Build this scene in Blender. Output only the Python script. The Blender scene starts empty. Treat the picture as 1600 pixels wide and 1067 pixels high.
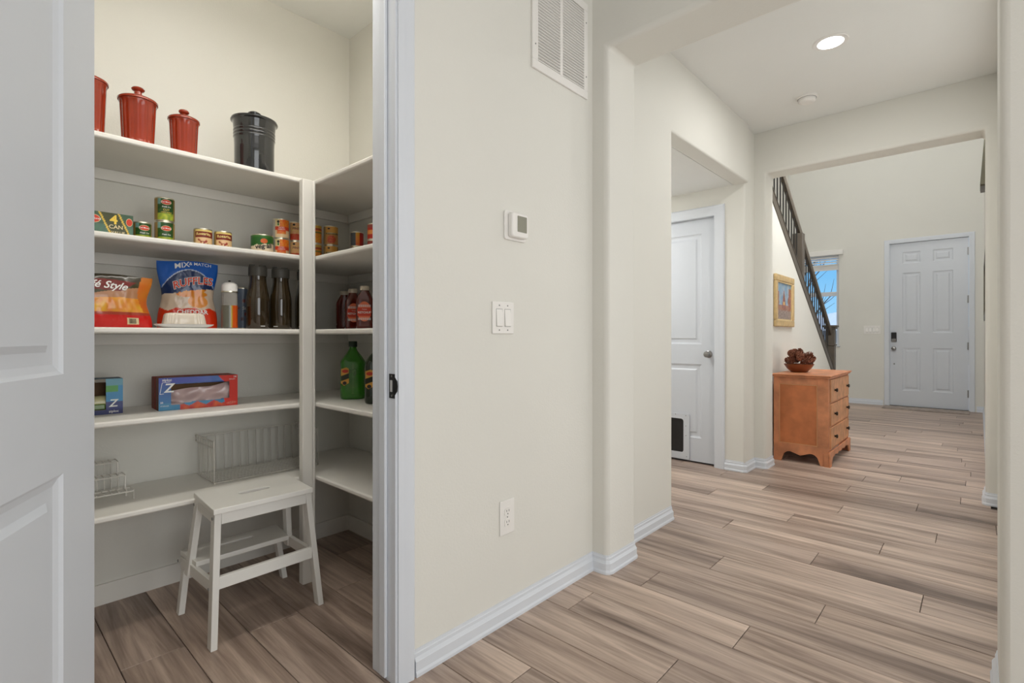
import bpy, bmesh, math, random
from mathutils import Vector, Matrix, noise
random.seed(7)
PI = math.pi
S = bpy.context.scene
COL = S.collection
R = math.radians

# ------------------------------------------------------------------ camera
cam = bpy.data.cameras.new('camera'); camo = bpy.data.objects.new('camera', cam); COL.objects.link(camo)
camo.location = (0, 0, 1.10); camo.rotation_euler = (R(90), 0, R(42.52 - 90))
cam.sensor_fit = 'HORIZONTAL'; cam.sensor_width = 36; cam.lens = 795 / 1600 * 36
cam.shift_y = -7.7 / 1600; cam.clip_start = .01; cam.clip_end = 200
S.camera = camo
# ------------------------------------------------------------------ view, world
S.view_settings.view_transform = 'Standard'; S.view_settings.look = 'None'
S.view_settings.gamma = 1; S.view_settings.use_curve_mapping = False
S.view_settings.exposure = 0.16
W = bpy.data.worlds.new('sky'); S.world = W; W.use_nodes = True
wn = W.node_tree; bg = wn.nodes['Background']
tcw = wn.nodes.new('ShaderNodeTexCoord'); sx_ = wn.nodes.new('ShaderNodeSeparateXYZ'); rp = wn.nodes.new('ShaderNodeValToRGB')
wn.links.new(tcw.outputs['Generated'], sx_.inputs[0]); wn.links.new(sx_.outputs['Z'], rp.inputs[0]); wn.links.new(rp.outputs[0], bg.inputs[0])
rp.color_ramp.elements[0].position = 0; rp.color_ramp.elements[0].color = (.36, .66, .92, 1)
rp.color_ramp.elements[1].position = .6; rp.color_ramp.elements[1].color = (.08, .26, .62, 1)
e_ = rp.color_ramp.elements.new(.10); e_.color = (.19, .50, .84, 1)
bg.inputs[1].default_value = 1.0

def area(name, loc, rot, sx, sy, w, col=(1, 1, 1)):
    l = bpy.data.lights.new(name, 'AREA'); l.shape = 'RECTANGLE'; l.size = sx; l.size_y = sy
    l.energy = w; l.color = col
    o = bpy.data.objects.new(name, l); COL.objects.link(o); o.location = loc; o.rotation_euler = rot
    return o
sl = bpy.data.lights.new('sun', 'SUN'); sl.energy = 2.2; sl.angle = R(1); so_ = bpy.data.objects.new('sun', sl); COL.objects.link(so_); so_.rotation_euler = (R(20), R(-38), 0)
DAY = (.93, .965, 1.0); WARM = (1.0, .965, .90)
area('kitchen_window_light', (-3.45, -.9, 1.5), (0, R(-90), 0), 2.2, 3.6, 17, DAY)
area('doorway_fill', (.35, -3.2, 1.35), (R(90), 0, 0), 3.2, 2.3, 60, DAY)  # added fill lamp at the unseen kitchen wall, aimed through the pantry doorway
area('kitchen_overhead_fill', (.35, -.45, 2.79), (0, 0, 0), 1.1, 1.1, 3, (1, .99, .96))  # added overhead fill for the stool, pantry floor and shelf tops
area('pantry_ceiling_light', (.68, 1.56, 2.62), (R(2), 0, 0), 1.4, .16, 9.5, WARM)
area('mudroom_light', (3.5, 2.6, 2.33), (0, 0, 0), .5, .5, 13, (.97, .985, 1))
area('hall_side_fill', (3.35, -.094, 1.4), (R(90), 0, 0), 1.9, 2.3, 8, DAY)  # added fill against the solid hall wall, out of view behind the pillar
area('foyer_side_fill', (6.2, -.055, 1.4), (R(90), 0, 0), 1.8, 2.2, 6.5, DAY)  # added fill on the solid foyer wall, hidden by the opening's right jamb
area('foyer_front_fill', (4.80, .35, 3.15), (0, R(-64), 0), .8, 1.0, 72, (.97, .985, 1))  # added fill above the foyer opening, brightens the front wall and entry door
area('foyer_overhead_fill', (8.0, 1.0, 5.35), (0, 0, 0), 1.8, 1.4, 20, (.97, .985, 1))  # added overhead fill for the tall foyer, stands for no fixture

# ------------------------------------------------------------------ materials
MATS = {}
def mat(name, col=(.8, .8, .8), rough=.5, metal=0, bump=0, bscale=200, var=0, vscale=6, trans=0, ior=1.45,
        emit=None, estr=0, coat=0, spec=.5, attr=None, sheen=0):
    if name in MATS: return MATS[name]
    m = bpy.data.materials.new(name); m.use_nodes = True; nt = m.node_tree
    b = nt.nodes['Principled BSDF']
    b.inputs['Base Color'].default_value = (*col, 1); b.inputs['Roughness'].default_value = rough
    b.inputs['Metallic'].default_value = metal; b.inputs['IOR'].default_value = ior
    b.inputs['Transmission Weight'].default_value = trans; b.inputs['Coat Weight'].default_value = coat
    b.inputs['Specular IOR Level'].default_value = spec
    if emit: b.inputs['Emission Color'].default_value = (*emit, 1); b.inputs['Emission Strength'].default_value = estr
    tc = nt.nodes.new('ShaderNodeTexCoord')
    if bump:
        n = nt.nodes.new('ShaderNodeTexNoise'); n.inputs['Scale'].default_value = bscale; n.inputs['Detail'].default_value = 3
        nt.links.new(tc.outputs['Object'], n.inputs['Vector'])
        bp = nt.nodes.new('ShaderNodeBump'); bp.inputs['Strength'].default_value = bump; bp.inputs['Distance'].default_value = .002
        nt.links.new(n.outputs['Fac'], bp.inputs['Height']); nt.links.new(bp.outputs[0], b.inputs['Normal'])
    if attr:
        a = nt.nodes.new('ShaderNodeAttribute'); a.attribute_name = attr
        nt.links.new(a.outputs['Color'], b.inputs['Base Color'])
    elif var:
        n = nt.nodes.new('ShaderNodeTexNoise'); n.inputs['Scale'].default_value = vscale; n.inputs['Detail'].default_value = 4
        nt.links.new(tc.outputs['Object'], n.inputs['Vector'])
        r = nt.nodes.new('ShaderNodeValToRGB')
        r.color_ramp.elements[0].position = .3; r.color_ramp.elements[1].position = .7
        r.color_ramp.elements[0].color = (*[c * (1 - var) for c in col], 1)
        r.color_ramp.elements[1].color = (*[min(1, c * (1 + var)) for c in col], 1)
        nt.links.new(n.outputs['Fac'], r.inputs[0]); nt.links.new(r.outputs[0], b.inputs['Base Color'])
    MATS[name] = m
    return m
def srgb(r, g, b):
    f = lambda c: (c / 255 / 12.92) if c / 255 <= .04045 else ((c / 255 + .055) / 1.055) ** 2.4
    return (f(r), f(g), f(b))

PAINT = mat('wall_paint', srgb(229, 227, 219), .75, bump=.28, bscale=130, var=.012, vscale=2)
CEIL = mat('ceiling_paint', srgb(238, 238, 234), .85, bump=.25, bscale=110, var=.012, vscale=2)
TRIM = mat('trim_paint', srgb(222, 226, 232), .35, bump=.03, bscale=40, var=.01)
DOORP = mat('door_paint', srgb(214, 218, 224), .38, bump=.06, bscale=90, var=.008)
SHELFP = mat('shelf_paint', srgb(240, 237, 230), .5, bump=.06, bscale=60, var=.015)
STOOLP = mat('stool_white', srgb(242, 240, 234), .35, bump=.03, bscale=30, var=.015)
PLAST = mat('white_plastic', srgb(241, 238, 233), .35, var=.005)
DARKM = mat('dark_metal', (.06, .06, .06), .4, 1, var=.1)
NICKEL = mat('satin_nickel', (.33, .32, .31), .32, 1, var=.05, vscale=20)
WIRE = mat('white_coated_wire', srgb(232, 228, 220), .4, var=.03)
STEEL = mat('can_steel', (.72, .68, .55), .3, 1, var=.08)
PRINT = mat('printed_label', attr='print', rough=.42, coat=.15)
PRINTG = mat('printed_film', attr='print', rough=.28, coat=.5)
WHITE = mat('white_ink', (.85, .85, .82), .5, var=.01)
YELLOW = mat('yellow_ink', (.85, .6, .08), .5, var=.01)
BLACKI = mat('black_ink', (.03, .025, .02), .5, var=.05)
REDI = mat('red_ink', (.62, .05, .02), .5, var=.02)
CREAMI = mat('cream_ink', (.75, .62, .35), .5, var=.02)
GREENI = mat('green_ink', (.05, .19, .05), .5, var=.05)
GREY = mat('grey_detail', (.25, .25, .24), .5, var=.05)
HOLE = mat('dark_gap', (.02, .02, .02), .8, var=.05)

def floor_mat():
    m = bpy.data.materials.new('oak_plank'); m.use_nodes = True; nt = m.node_tree; N = nt.nodes; L = nt.links
    b = N['Principled BSDF']; tc = N.new('ShaderNodeTexCoord'); oi = N.new('ShaderNodeObjectInfo')
    off = N.new('ShaderNodeVectorMath'); off.operation = 'MULTIPLY_ADD'
    comb = N.new('ShaderNodeCombineXYZ')
    for i in range(3): L.new(oi.outputs['Random'], comb.inputs[i])
    off.inputs[1].default_value = (37, 53, 11); L.new(comb.outputs[0], off.inputs[0]); L.new(tc.outputs['Object'], off.inputs[2])
    def noi(sc, scale, det, dist, rough=.5):
        mp = N.new('ShaderNodeMapping'); mp.inputs['Scale'].default_value = sc; L.new(off.outputs[0], mp.inputs[0])
        n = N.new('ShaderNodeTexNoise'); n.inputs['Scale'].default_value = scale; n.inputs['Detail'].default_value = det
        n.inputs['Distortion'].default_value = dist; n.inputs['Roughness'].default_value = rough
        L.new(mp.outputs[0], n.inputs['Vector']); return n
    big = noi((9, .55, 1), 1.0, 5, .8, .6)
    med = noi((22, 1.3, 1), 1.0, 6, 1.6, .6)
    fine = noi((190, 5, 1), 1.0, 4, .3, .6)
    mp = N.new('ShaderNodeMapping'); mp.inputs['Scale'].default_value = (11, 1.3, 1); L.new(off.outputs[0], mp.inputs[0])
    wv = N.new('ShaderNodeTexWave'); wv.inputs['Scale'].default_value = 1.4; wv.inputs['Distortion'].default_value = 9
    wv.inputs['Detail'].default_value = 3; wv.inputs['Detail Scale'].default_value = .7; L.new(mp.outputs[0], wv.inputs['Vector'])
    r1 = N.new('ShaderNodeValToRGB'); cr = r1.color_ramp; cr.elements[0].position = .30; cr.elements[0].color = (*srgb(130, 112, 101), 1)
    cr.elements[1].position = .72; cr.elements[1].color = (*srgb(227, 206, 190), 1)
    e = cr.elements.new(.45); e.color = (*srgb(182, 162, 148), 1); e = cr.elements.new(.57); e.color = (*srgb(207, 187, 172), 1)
    L.new(big.outputs['Fac'], r1.inputs[0])
    r2 = N.new('ShaderNodeValToRGB'); cr = r2.color_ramp; cr.elements[0].position = .36; cr.elements[0].color = (.50, .46, .43, 1)
    cr.elements[1].position = .58; cr.elements[1].color = (1, 1, 1, 1); L.new(med.outputs['Fac'], r2.inputs[0])
    r3 = N.new('ShaderNodeValToRGB'); cr = r3.color_ramp; cr.elements[0].position = .3; cr.elements[0].color = (.80, .78, .76, 1)
    cr.elements[1].position = .6; cr.elements[1].color = (1.04, 1.04, 1.04, 1); L.new(fine.outputs['Fac'], r3.inputs[0])
    r4 = N.new('ShaderNodeValToRGB'); cr = r4.color_ramp; cr.elements[0].position = .0; cr.elements[0].color = (.80, .77, .75, 1)
    cr.elements[1].position = .35; cr.elements[1].color = (1, 1, 1, 1); L.new(wv.outputs['Fac'], r4.inputs[0])
    rnd = N.new('ShaderNodeValToRGB'); cr = rnd.color_ramp; cr.elements[0].color = (.82, .80, .80, 1); cr.elements[1].color = (1.1, 1.08, 1.06, 1)
    L.new(oi.outputs['Random'], rnd.inputs[0])
    prev = r1.outputs[0]
    for rr, f in ((r2, .60), (r3, .40), (r4, .30), (rnd, .9)):
        mx = N.new('ShaderNodeMix'); mx.data_type = 'RGBA'; mx.blend_type = 'MULTIPLY'; mx.inputs[0].default_value = f
        L.new(prev, mx.inputs[6]); L.new(rr.outputs[0], mx.inputs[7]); prev = mx.outputs[2]
    L.new(prev, b.inputs['Base Color']); b.inputs['Roughness'].default_value = .42
    bp = N.new('ShaderNodeBump'); bp.inputs['Strength'].default_value = .12; bp.inputs['Distance'].default_value = .001
    L.new(fine.outputs['Fac'], bp.inputs['Height']); L.new(bp.outputs[0], b.inputs['Normal'])
    return m
FLOORM = floor_mat()

# ------------------------------------------------------------------ mesh helpers
class MB:
    def __init__(s): s.v = []; s.f = []; s.c = []
    def add(s, vs, fs, col=None):
        n = len(s.v); s.v += [tuple(v) for v in vs]; s.f += [tuple(i + n for i in f) for f in fs]
        if col is not None: s.c += col
        return s
    def box(s, x0, x1, y0, y1, z0, z1):
        if x0 > x1: x0, x1 = x1, x0
        if y0 > y1: y0, y1 = y1, y0
        if z0 > z1: z0, z1 = z1, z0
        return s.add([(x0, y0, z0), (x1, y0, z0), (x1, y1, z0), (x0, y1, z0), (x0, y0, z1), (x1, y0, z1), (x1, y1, z1), (x0, y1, z1)],
                     [(0, 3, 2, 1), (4, 5, 6, 7), (0, 1, 5, 4), (1, 2, 6, 5), (2, 3, 7, 6), (3, 0, 4, 7)])
    def beam(s, a, b, w, h, up=(0, 0, 1)):
        a = Vector(a); b = Vector(b); d = (b - a).normalized(); up = Vector(up)
        x = d.cross(up)
        if x.length < 1e-5: x = d.cross(Vector((0, 1, 0)))
        x.normalize(); y = x.cross(d)
        p = [q + x * (i * w / 2) + y * (j * h / 2) for q in (a, b) for i, j in ((-1, -1), (1, -1), (1, 1), (-1, 1))]
        return s.add(p, [(0, 1, 2, 3), (7, 6, 5, 4), (0, 4, 5, 1), (1, 5, 6, 2), (2, 6, 7, 3), (3, 7, 4, 0)])
    def hexa(s, lo, hi):
        # lo, hi: four corners each, ccw seen from above
        return s.add(lo + hi, [(3, 2, 1, 0), (4, 5, 6, 7), (0, 1, 5, 4), (1, 2, 6, 5), (2, 3, 7, 6), (3, 0, 4, 7)])
    def prism(s, poly, ax, a, b):
        n = len(poly)
        def P(u, v, w): return {'x': (w, u, v), 'y': (u, w, v), 'z': (u, v, w)}[ax]
        vs = [P(u, v, a) for u, v in poly] + [P(u, v, b) for u, v in poly]
        fs = [tuple(range(n))[::-1], tuple(range(n, 2 * n))] + [(i, (i + 1) % n, n + (i + 1) % n, n + i) for i in range(n)]
        return s.add(vs, fs)
    def lathe(s, prof, seg=32, mod=None, cap=True, c=(0, 0, 0), sx=1, sy=1):
        vs = []
        for r, z in prof:
            for i in range(seg):
                a = 2 * PI * i / seg; rr = r * (mod(a, z) if mod else 1)
                vs.append((c[0] + rr * math.cos(a) * sx, c[1] + rr * math.sin(a) * sy, c[2] + z))
        fs = [(j * seg + i, j * seg + (i + 1) % seg, (j + 1) * seg + (i + 1) % seg, (j + 1) * seg + i) for j in range(len(prof) - 1) for i in range(seg)]
        if cap: fs += [tuple(range(seg))[::-1], tuple(range((len(prof) - 1) * seg, len(prof) * seg))]
        return s.add(vs, fs)
    def loft(s, secs, seg=36, e=4):
        # superellipse sections (z, hx, hy[, e])
        vs = []
        for q in secs:
            z, hx, hy = q[:3]; ee = q[3] if len(q) > 3 else e
            for i in range(seg):
                a = 2 * PI * i / seg; ca, sa = math.cos(a), math.sin(a)
                vs.append((hx * math.copysign(abs(ca) ** (2 / ee), ca), hy * math.copysign(abs(sa) ** (2 / ee), sa), z))
        n = len(secs)
        fs = [(j * seg + i, j * seg + (i + 1) % seg, (j + 1) * seg + (i + 1) % seg, (j + 1) * seg + i) for j in range(n - 1) for i in range(seg)]
        fs += [tuple(range(seg))[::-1], tuple(range((n - 1) * seg, n * seg))]
        return s.add(vs, fs)
    def tube(s, pts, r, seg=6, close=False):
        pts = [Vector(p) for p in pts]; n = len(pts); vs = []
        rr = r if isinstance(r, (list, tuple)) else [r] * n
        for i, p in enumerate(pts):
            a = pts[i - 1] if (i > 0 or close) else p; b = pts[(i + 1) % n] if (i < n - 1 or close) else p
            d = (b - a).normalized(); u = d.cross(Vector((.013, .021, 1)))
            if u.length < .05: u = d.cross(Vector((1, .01, 0)))
            u.normalize(); w = d.cross(u)
            for k in range(seg):
                t = 2 * PI * k / seg; vs.append(p + (u * math.cos(t) + w * math.sin(t)) * rr[i])
        m = n if close else n - 1
        fs = [(i * seg + k, i * seg + (k + 1) % seg, ((i + 1) % n) * seg + (k + 1) % seg, ((i + 1) % n) * seg + k) for i in range(m) for k in range(seg)]
        if not close: fs += [tuple(range(seg))[::-1], tuple(range((n - 1) * seg, n * seg))]
        return s.add(vs, fs)
    def xf(s, M, start=0):
        s.v = s.v[:start] + [tuple(M @ Vector(v)) for v in s.v[start:]]; return s
    def mesh(s, name, material, smooth=None):
        m = bpy.data.meshes.new(name); m.from_pydata(s.v, [], s.f); 
        bm = bmesh.new(); bm.from_mesh(m)
        if not s.c: bmesh.ops.recalc_face_normals(bm, faces=bm.faces)
        bm.to_mesh(m); bm.free()
        if s.c:
            ca = m.color_attributes.new('print', 'FLOAT_COLOR', 'POINT')
            for i, c in enumerate(s.c): ca.data[i].color = (*c, 1)
        m.materials.append(material)
        if smooth:
            m.shade_smooth(); m.set_sharp_from_angle(angle=R(smooth))
        return m
    def build(s, name, material, parent=None, loc=(0, 0, 0), rz=0, bevel=0, seg=2, smooth=None):
        o = bpy.data.objects.new(name, s.mesh(name, material, smooth)); COL.objects.link(o)
        o.location = loc; o.rotation_euler = (0, 0, rz)
        if parent: o.parent = parent
        if bevel:
            b = o.modifiers.new('bevel', 'BEVEL'); b.width = bevel; b.segments = seg; b.limit_method = 'ANGLE'; b.angle_limit = R(35)
            b.harden_normals = False
            if not smooth: o.data.shade_smooth(); o.data.set_sharp_from_angle(angle=R(30))
        return o
def tag(o, label=None, cat=None, group=None, kind=None):
    if label: o['label'] = label
    if cat: o['category'] = cat
    if group: o['group'] = group
    if kind: o['kind'] = kind
    return o
def thing(name, label, cat, loc=(0, 0, 0), rz=0, group=None):
    o = bpy.data.objects.new(name, None); COL.objects.link(o); o.empty_display_size = .05
    o.location = loc; o.rotation_euler = (0, 0, rz)
    return tag(o, label, cat, group)
def struct(o, label, cat='wall'):
    return tag(o, label, cat, kind='structure')
_tc = {}
def text_geo(txt, size, bold=0, shear=0, space=1):
    k = (txt, bold, shear, space)
    if k not in _tc:
        cu = bpy.data.curves.new('t', 'FONT'); cu.body = txt; cu.size = 1; cu.align_x = 'CENTER'; cu.align_y = 'CENTER'
        cu.offset = bold; cu.shear = shear; cu.space_character = space; cu.resolution_u = 3
        o = bpy.data.objects.new('t', cu); COL.objects.link(o)
        dg = bpy.context.evaluated_depsgraph_get(); me = bpy.data.meshes.new_from_object(o.evaluated_get(dg))
        _tc[k] = ([(v.co.x, v.co.y) for v in me.vertices], [tuple(p.vertices) for p in me.polygons])
        bpy.data.objects.remove(o); bpy.data.curves.remove(cu); bpy.data.meshes.remove(me)
    v, f = _tc[k]
    return [(x * size, y * size) for x, y in v], f
def ell_geo(rx, ry, n=24):
    vs = [(0, 0)] + [(rx * .5 * math.cos(2 * PI * i / n), ry * .5 * math.sin(2 * PI * i / n)) for i in range(n)] + \
         [(rx * math.cos(2 * PI * i / n), ry * math.sin(2 * PI * i / n)) for i in range(n)]
    fs = [(0, 1 + i, 1 + (i + 1) % n) for i in range(n)] + [(1 + i, 1 + n + i, 1 + n + (i + 1) % n, 1 + (i + 1) % n) for i in range(n)]
    return vs, fs
def rect_geo(w, h, nx=6, ny=1):
    vs = [((i / nx - .5) * w, (j / ny - .5) * h) for j in range(ny + 1) for i in range(nx + 1)]
    fs = [(j * (nx + 1) + i, j * (nx + 1) + i + 1, (j + 1) * (nx + 1) + i + 1, (j + 1) * (nx + 1) + i) for j in range(ny) for i in range(nx)]
    return vs, fs
def decal(geo, fn, at=(0, 0), rot=0, off=.0005, arc=0):
    v, f = geo; c, s_ = math.cos(rot), math.sin(rot)
    out = MB(); pts = []
    for x, y in v:
        if arc: y = y - arc * x * x
        X = x * c - y * s_ + at[0]; Y = x * s_ + y * c + at[1]; pts.append(fn(X, Y, off))
    out.add(pts, f); return out
def cylmap(r):
    return lambda s, z, off: ((r + off) * math.sin(s / r), -(r + off) * math.cos(s / r), z)
def planemap(y0, x0=0, z0=0):
    return lambda s, z, off: (x0 + s, y0 - off, z0 + z)
def facing(x, y): return math.atan2(-y, -x) + PI / 2
def flat_build(mb, name, material, parent):
    m = bpy.data.meshes.new(name); m.from_pydata(mb.v, [], mb.f); m.materials.append(material)
    o = bpy.data.objects.new(name, m); COL.objects.link(o); o.parent = parent; return o

# =================================================================== STRUCTURE
CH = 2.805
MB().box(-3.6, 10.4, -3.3, 3.1, -.12, -.0062).build('floor_base', FLOORM)
fb = struct(bpy.data.objects['floor_base'], 'grey brown oak plank floor through pantry, hallway and foyer', 'floor'); fb.name = 'floor'
# planks: rows run along Y, row pitch .186, end joints measured for the nearest rows
PW = .186
joints = {-4: [2.08], -3: [1.55], -2: [1.997], -1: [1.36], 0: [2.055, 1.096, -.12], 1: [2.384, .2], 2: [.755], 3: [1.221], 4: [.641], 5: [1.10], 6: [.463],
          7: [.94], 8: [.173], 9: [.60], 10: [1.085], 11: [.372], 12: [.842], 13: [.17], 14: [.648], 15: [1.145], 16: [.291], 17: [.695]}
pmesh = {}
def plank(x0, y0, y1):
    L = round(y1 - y0, 4); g = .0013
    if L < .02: return
    if L not in pmesh:
        b = .0016; w = PW - g * 2; l = L - g * 2
        lo = [(-w / 2, -l / 2, -.0053), (w / 2, -l / 2, -.0053), (w / 2, l / 2, -.0053), (-w / 2, l / 2, -.0053)]
        mi = [(x, y, -.0014) for x, y, z in lo]
        hi = [(math.copysign(abs(x) - b, x), math.copysign(abs(y) - b, y), 0) for x, y, z in lo]
        mb = MB().add(lo + mi + hi, [(3, 2, 1, 0), (8, 9, 10, 11)] + [(i, (i + 1) % 4, 4 + (i + 1) % 4, 4 + i) for i in range(4)] + [(4 + i, 4 + (i + 1) % 4, 8 + (i + 1) % 4, 8 + i) for i in range(4)])
        pmesh[L] = mb.mesh('plank', FLOORM)
    o = bpy.data.objects.new('plank', pmesh[L]); COL.objects.link(o); o.parent = fb
    o.location = (x0 + PW / 2, (y0 + y1) / 2, 0)
for k in range(-7, 48):
    x0 = 1.107 + PW * k; xm = x0 + PW / 2
    if xm < 1.6: lo, hi = -1.3, 2.66
    elif xm < 2.035: lo, hi = -1.3, 1.36
    elif xm < 2.85: lo, hi = -.12, 1.38
    elif xm < 4.4: lo, hi = -.12, 3.0
    elif xm < 7.9: lo, hi = -.06, 1.42
    else: lo, hi = -.06, 2.48
    js = joints.get(k) or [random.uniform(0, 1.22)]
    j = set(js); a = min(js)
    while a > lo: a -= 1.22; j.add(a)
    a = max(js)
    while a < hi: a += 1.22; j.add(a)
    j = sorted([q for q in j if lo + .03 < q < hi - .03]); j = [lo] + j + [hi]
    for a, b in zip(j, j[1:]): plank(x0, a, b)

MB().box(-.15, 10.02, -1.25, 3.0, -.0061, -.0054).build('underlay', mat('dark_underlay', (.03, .022, .016), .9, var=.1), fb)
# walls
def ewall(name, label, ax, a, b, poly, bevel=.022, m=PAINT):
    o = MB().prism(poly, ax, a, b).build(name, m, bevel=bevel, seg=4); return struct(o, label)
ewall('wall_left', 'cream corridor wall with pantry doorway, thermostat and switches', 'y', 1.35, 1.48,
      [(-3.6, 0), (.155, 0), (.155, 2.47), (.945, 2.47), (.945, 0), (2.12, 0), (2.12, CH), (-3.6, CH)], bevel=0)
ewall('wall_arch', 'rounded cream archway with pillars at the start of the hallway', 'x', 2.035, 2.295,
      [(-3.3, 0), (-.045, 0), (-.045, 2.443), (1.265, 2.443), (1.265, 0), (1.40, 0), (1.40, CH + .04), (-3.3, CH + .04)])
ewall('wall_hall_left', 'cream hallway wall with wide opening to the mudroom', 'y', 1.365, 1.485,
      [(2.2, 0), (2.92, 0), (2.92, 2.34), (4.32, 2.34), (4.32, CH + .05), (2.2, CH + .05)], bevel=.014)
ewall('wall_corner_left', 'narrow cream wall beside the mudroom door', 'y', 1.392, 1.60,
      [(4.303, 0), (4.60, 0), (4.60, CH + .05), (4.303, CH + .05)], bevel=.014)
ewall('wall_hall_right', 'cream right wall of the hallway', 'y', -.22, -.10,
      [(2.25, 0), (4.60, 0), (4.60, CH), (2.25, CH)], bevel=0)
ewall('wall_foyer_arch', 'rounded cream opening between hallway and foyer', 'x', 4.54, 4.755,
      [(-.6, 0), (-.033, 0), (-.033, 2.457), (1.305, 2.457), (1.305, 0), (2.60, 0), (2.60, 5.4), (-.6, 5.4)])
ewall('wall_foyer_right', 'cream right wall of the foyer', 'y', -.18, -.06, [(4.755, 0), (10.06, 0), (10.06, 5.4), (4.755, 5.4)], bevel=0)
ewall('wall_kitchen_back', 'kitchen wall behind the camera', 'x', -3.72, -3.6, [(-3.3, 0), (1.5, 0), (1.5, CH), (-3.3, CH)], bevel=0)
ewall('wall_kitchen_right', 'kitchen wall right of the camera', 'y', -3.42, -3.3, [(-3.6, 0), (2.295, 0), (2.295, CH), (-3.6, CH)], bevel=0)
# pantry
ewall('wall_pantry_back', 'cream back wall of the pantry', 'y', 2.66, 2.76, [(-.3, 0), (1.62, 0), (1.62, CH), (-.3, CH)], bevel=0)
ewall('wall_pantry_right', 'cream right wall of the pantry', 'x', 1.52, 1.62, [(1.48, 0), (2.66, 0), (2.66, CH), (1.48, CH)], bevel=0)
ewall('wall_pantry_left', 'cream left wall of the pantry', 'x', -.4, -.3, [(1.48, 0), (2.66, 0), (2.66, CH), (1.48, CH)], bevel=0)
# mudroom
ewall('wall_mudroom_far', 'cream mudroom wall around the white two panel door', 'x', 4.3032, 4.42,
      [(1.575, 0), (1.625, 0), (1.625, 2.125), (2.46, 2.125), (2.46, 0), (3.0, 0), (3.0, 2.36), (1.575, 2.36)], bevel=0)
ewall('wall_mudroom_left', 'cream left wall of the mudroom', 'y', 3.0, 3.1, [(2.8, 0), (4.42, 0), (4.42, 2.36), (2.8, 2.36)], bevel=0)
ewall('wall_mudroom_near', 'cream near wall of the mudroom', 'x', 2.80, 2.90, [(1.485, 0), (3.0, 0), (3.0, 2.36), (1.485, 2.36)], bevel=0)
struct(MB().box(2.80, 4.302, 1.486, 3.1, 2.345, 2.42).build('ceiling', CEIL), 'low ceiling of the mudroom', 'ceiling')
struct(MB().box(-3.6, 4.539, -3.3, 2.76, CH, CH + .1).build('ceiling', CEIL), 'flat ceiling over hallway, pantry and kitchen', 'ceiling')
struct(MB().box(4.755, 10.2, -.18, 2.60, 5.4, 5.5).build('ceiling', CEIL), 'high ceiling of the foyer', 'ceiling')
# foyer front wall with door and window openings
fw = MB()
X0, X1 = 10.03, 10.16
WY0, WY1, WZ0, WZ1 = 1.735, 2.33, .95, 2.47
for y0, y1, z0, z1 in ((-.18, .09, 0, 5.4), (.09, 1.06, 2.58, 5.4), (1.06, WY0, 0, 5.4), (WY0, WY1, 0, WZ0), (WY0, WY1, WZ1, 5.4), (WY1, 2.6, 0, 5.4)):
    fw.box(X0, X1, y0, y1, z0, z1)
struct(fw.build('wall_front', PAINT), 'cream front wall of the foyer around the entry door')
ewall('wall_stair_side', 'cream wall on the far side of the stairs', 'y', 2.50, 2.60, [(4.755, 0), (10.03, 0), (10.03, 5.4), (4.755, 5.4)], bevel=0)
zb = lambda x: 2.31 - .661 * (x - 5.119)
ewall('wall_under_stairs', 'cream wall under the staircase behind the dresser', 'y', 1.40, 1.50,
      [(4.755, 0), (7.78, 0), (7.78, zb(7.78)), (4.755, zb(4.755))], bevel=0)

# baseboards: profile swept along a floor path, room on the right hand side of travel
BPROF = [(0, 0), (.0175, 0), (.0175, .010), (.0150, .016), (.0135, .018), (.0135, .048), (.0115, .050), (.0075, .058), (.0060, .060), (.0060, .071), (.0035, .074), (.0025, .083), (0, .083)]
FPROF = [(0, 0), (.013, 0), (.013, .080), (.011, .083), (0, .083)]
def sweep(name, pts, prof, label, m=TRIM, side=1, cat='trim'):
    pts = [Vector(p).to_2d() for p in pts]; n = len(pts); mb = MB(); vs = []
    for i in range(n):
        d0 = (pts[i] - pts[i - 1]).normalized() if i else None; d1 = (pts[i + 1] - pts[i]).normalized() if i < n - 1 else None
        nrm = lambda d: Vector((d.y, -d.x)) * side
        if d0 is None: o = nrm(d1)
        elif d1 is None: o = nrm(d0)
        else:
            a, b = nrm(d0), nrm(d1); o = (a + b) / (1 + a.dot(b))
        for p, z in prof: vs.append((pts[i].x + o.x * p, pts[i].y + o.y * p, z))
    k = len(prof)
    fs = [(i * k + j, i * k + (j + 1) % k, (i + 1) * k + (j + 1) % k, (i + 1) * k + j) for i in range(n - 1) for j in range(k)]
    fs += [tuple(range(k)), tuple(range((n - 1) * k, n * k))[::-1]]
    mb.add(vs, fs)
    return struct(mb.build(name, m, smooth=18), label, cat)
def corner(cx, cy, r, a0, a1, n=3):
    return [(cx + r * math.cos(R(a0 + (a1 - a0) * i / n)), cy + r * math.sin(R(a0 + (a1 - a0) * i / n))) for i in range(n + 1)]
r_ = .022
sweep('baseboard_left', [(1.0, 1.35), (2.035, 1.35)] + corner(2.035 + r_, 1.265 + r_, r_, 180, 270) + corner(2.295 - r_, 1.265 + r_, r_, 270, 360) + [(2.295, 1.365), (2.906, 1.365), (2.92, 1.379), (2.92, 1.485)], BPROF,
      'white moulded baseboard along the corridor wall and around the pillar')
sweep('baseboard_hall', [(4.303, 1.55), (4.303, 1.406), (4.317, 1.392), (4.54, 1.392), (4.54, 1.327)] + corner(4.54 + r_, 1.305 + r_, r_, 180, 270)[1:] + [(4.733, 1.305), (4.755, 1.327), (4.755, 1.40), (7.78, 1.40)], BPROF,
      'white moulded baseboard beside the mudroom door and under the stairs')
def bb(name, pts, label, prof=BPROF, side=1): return sweep(name, pts, prof, label, side=side)
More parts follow.
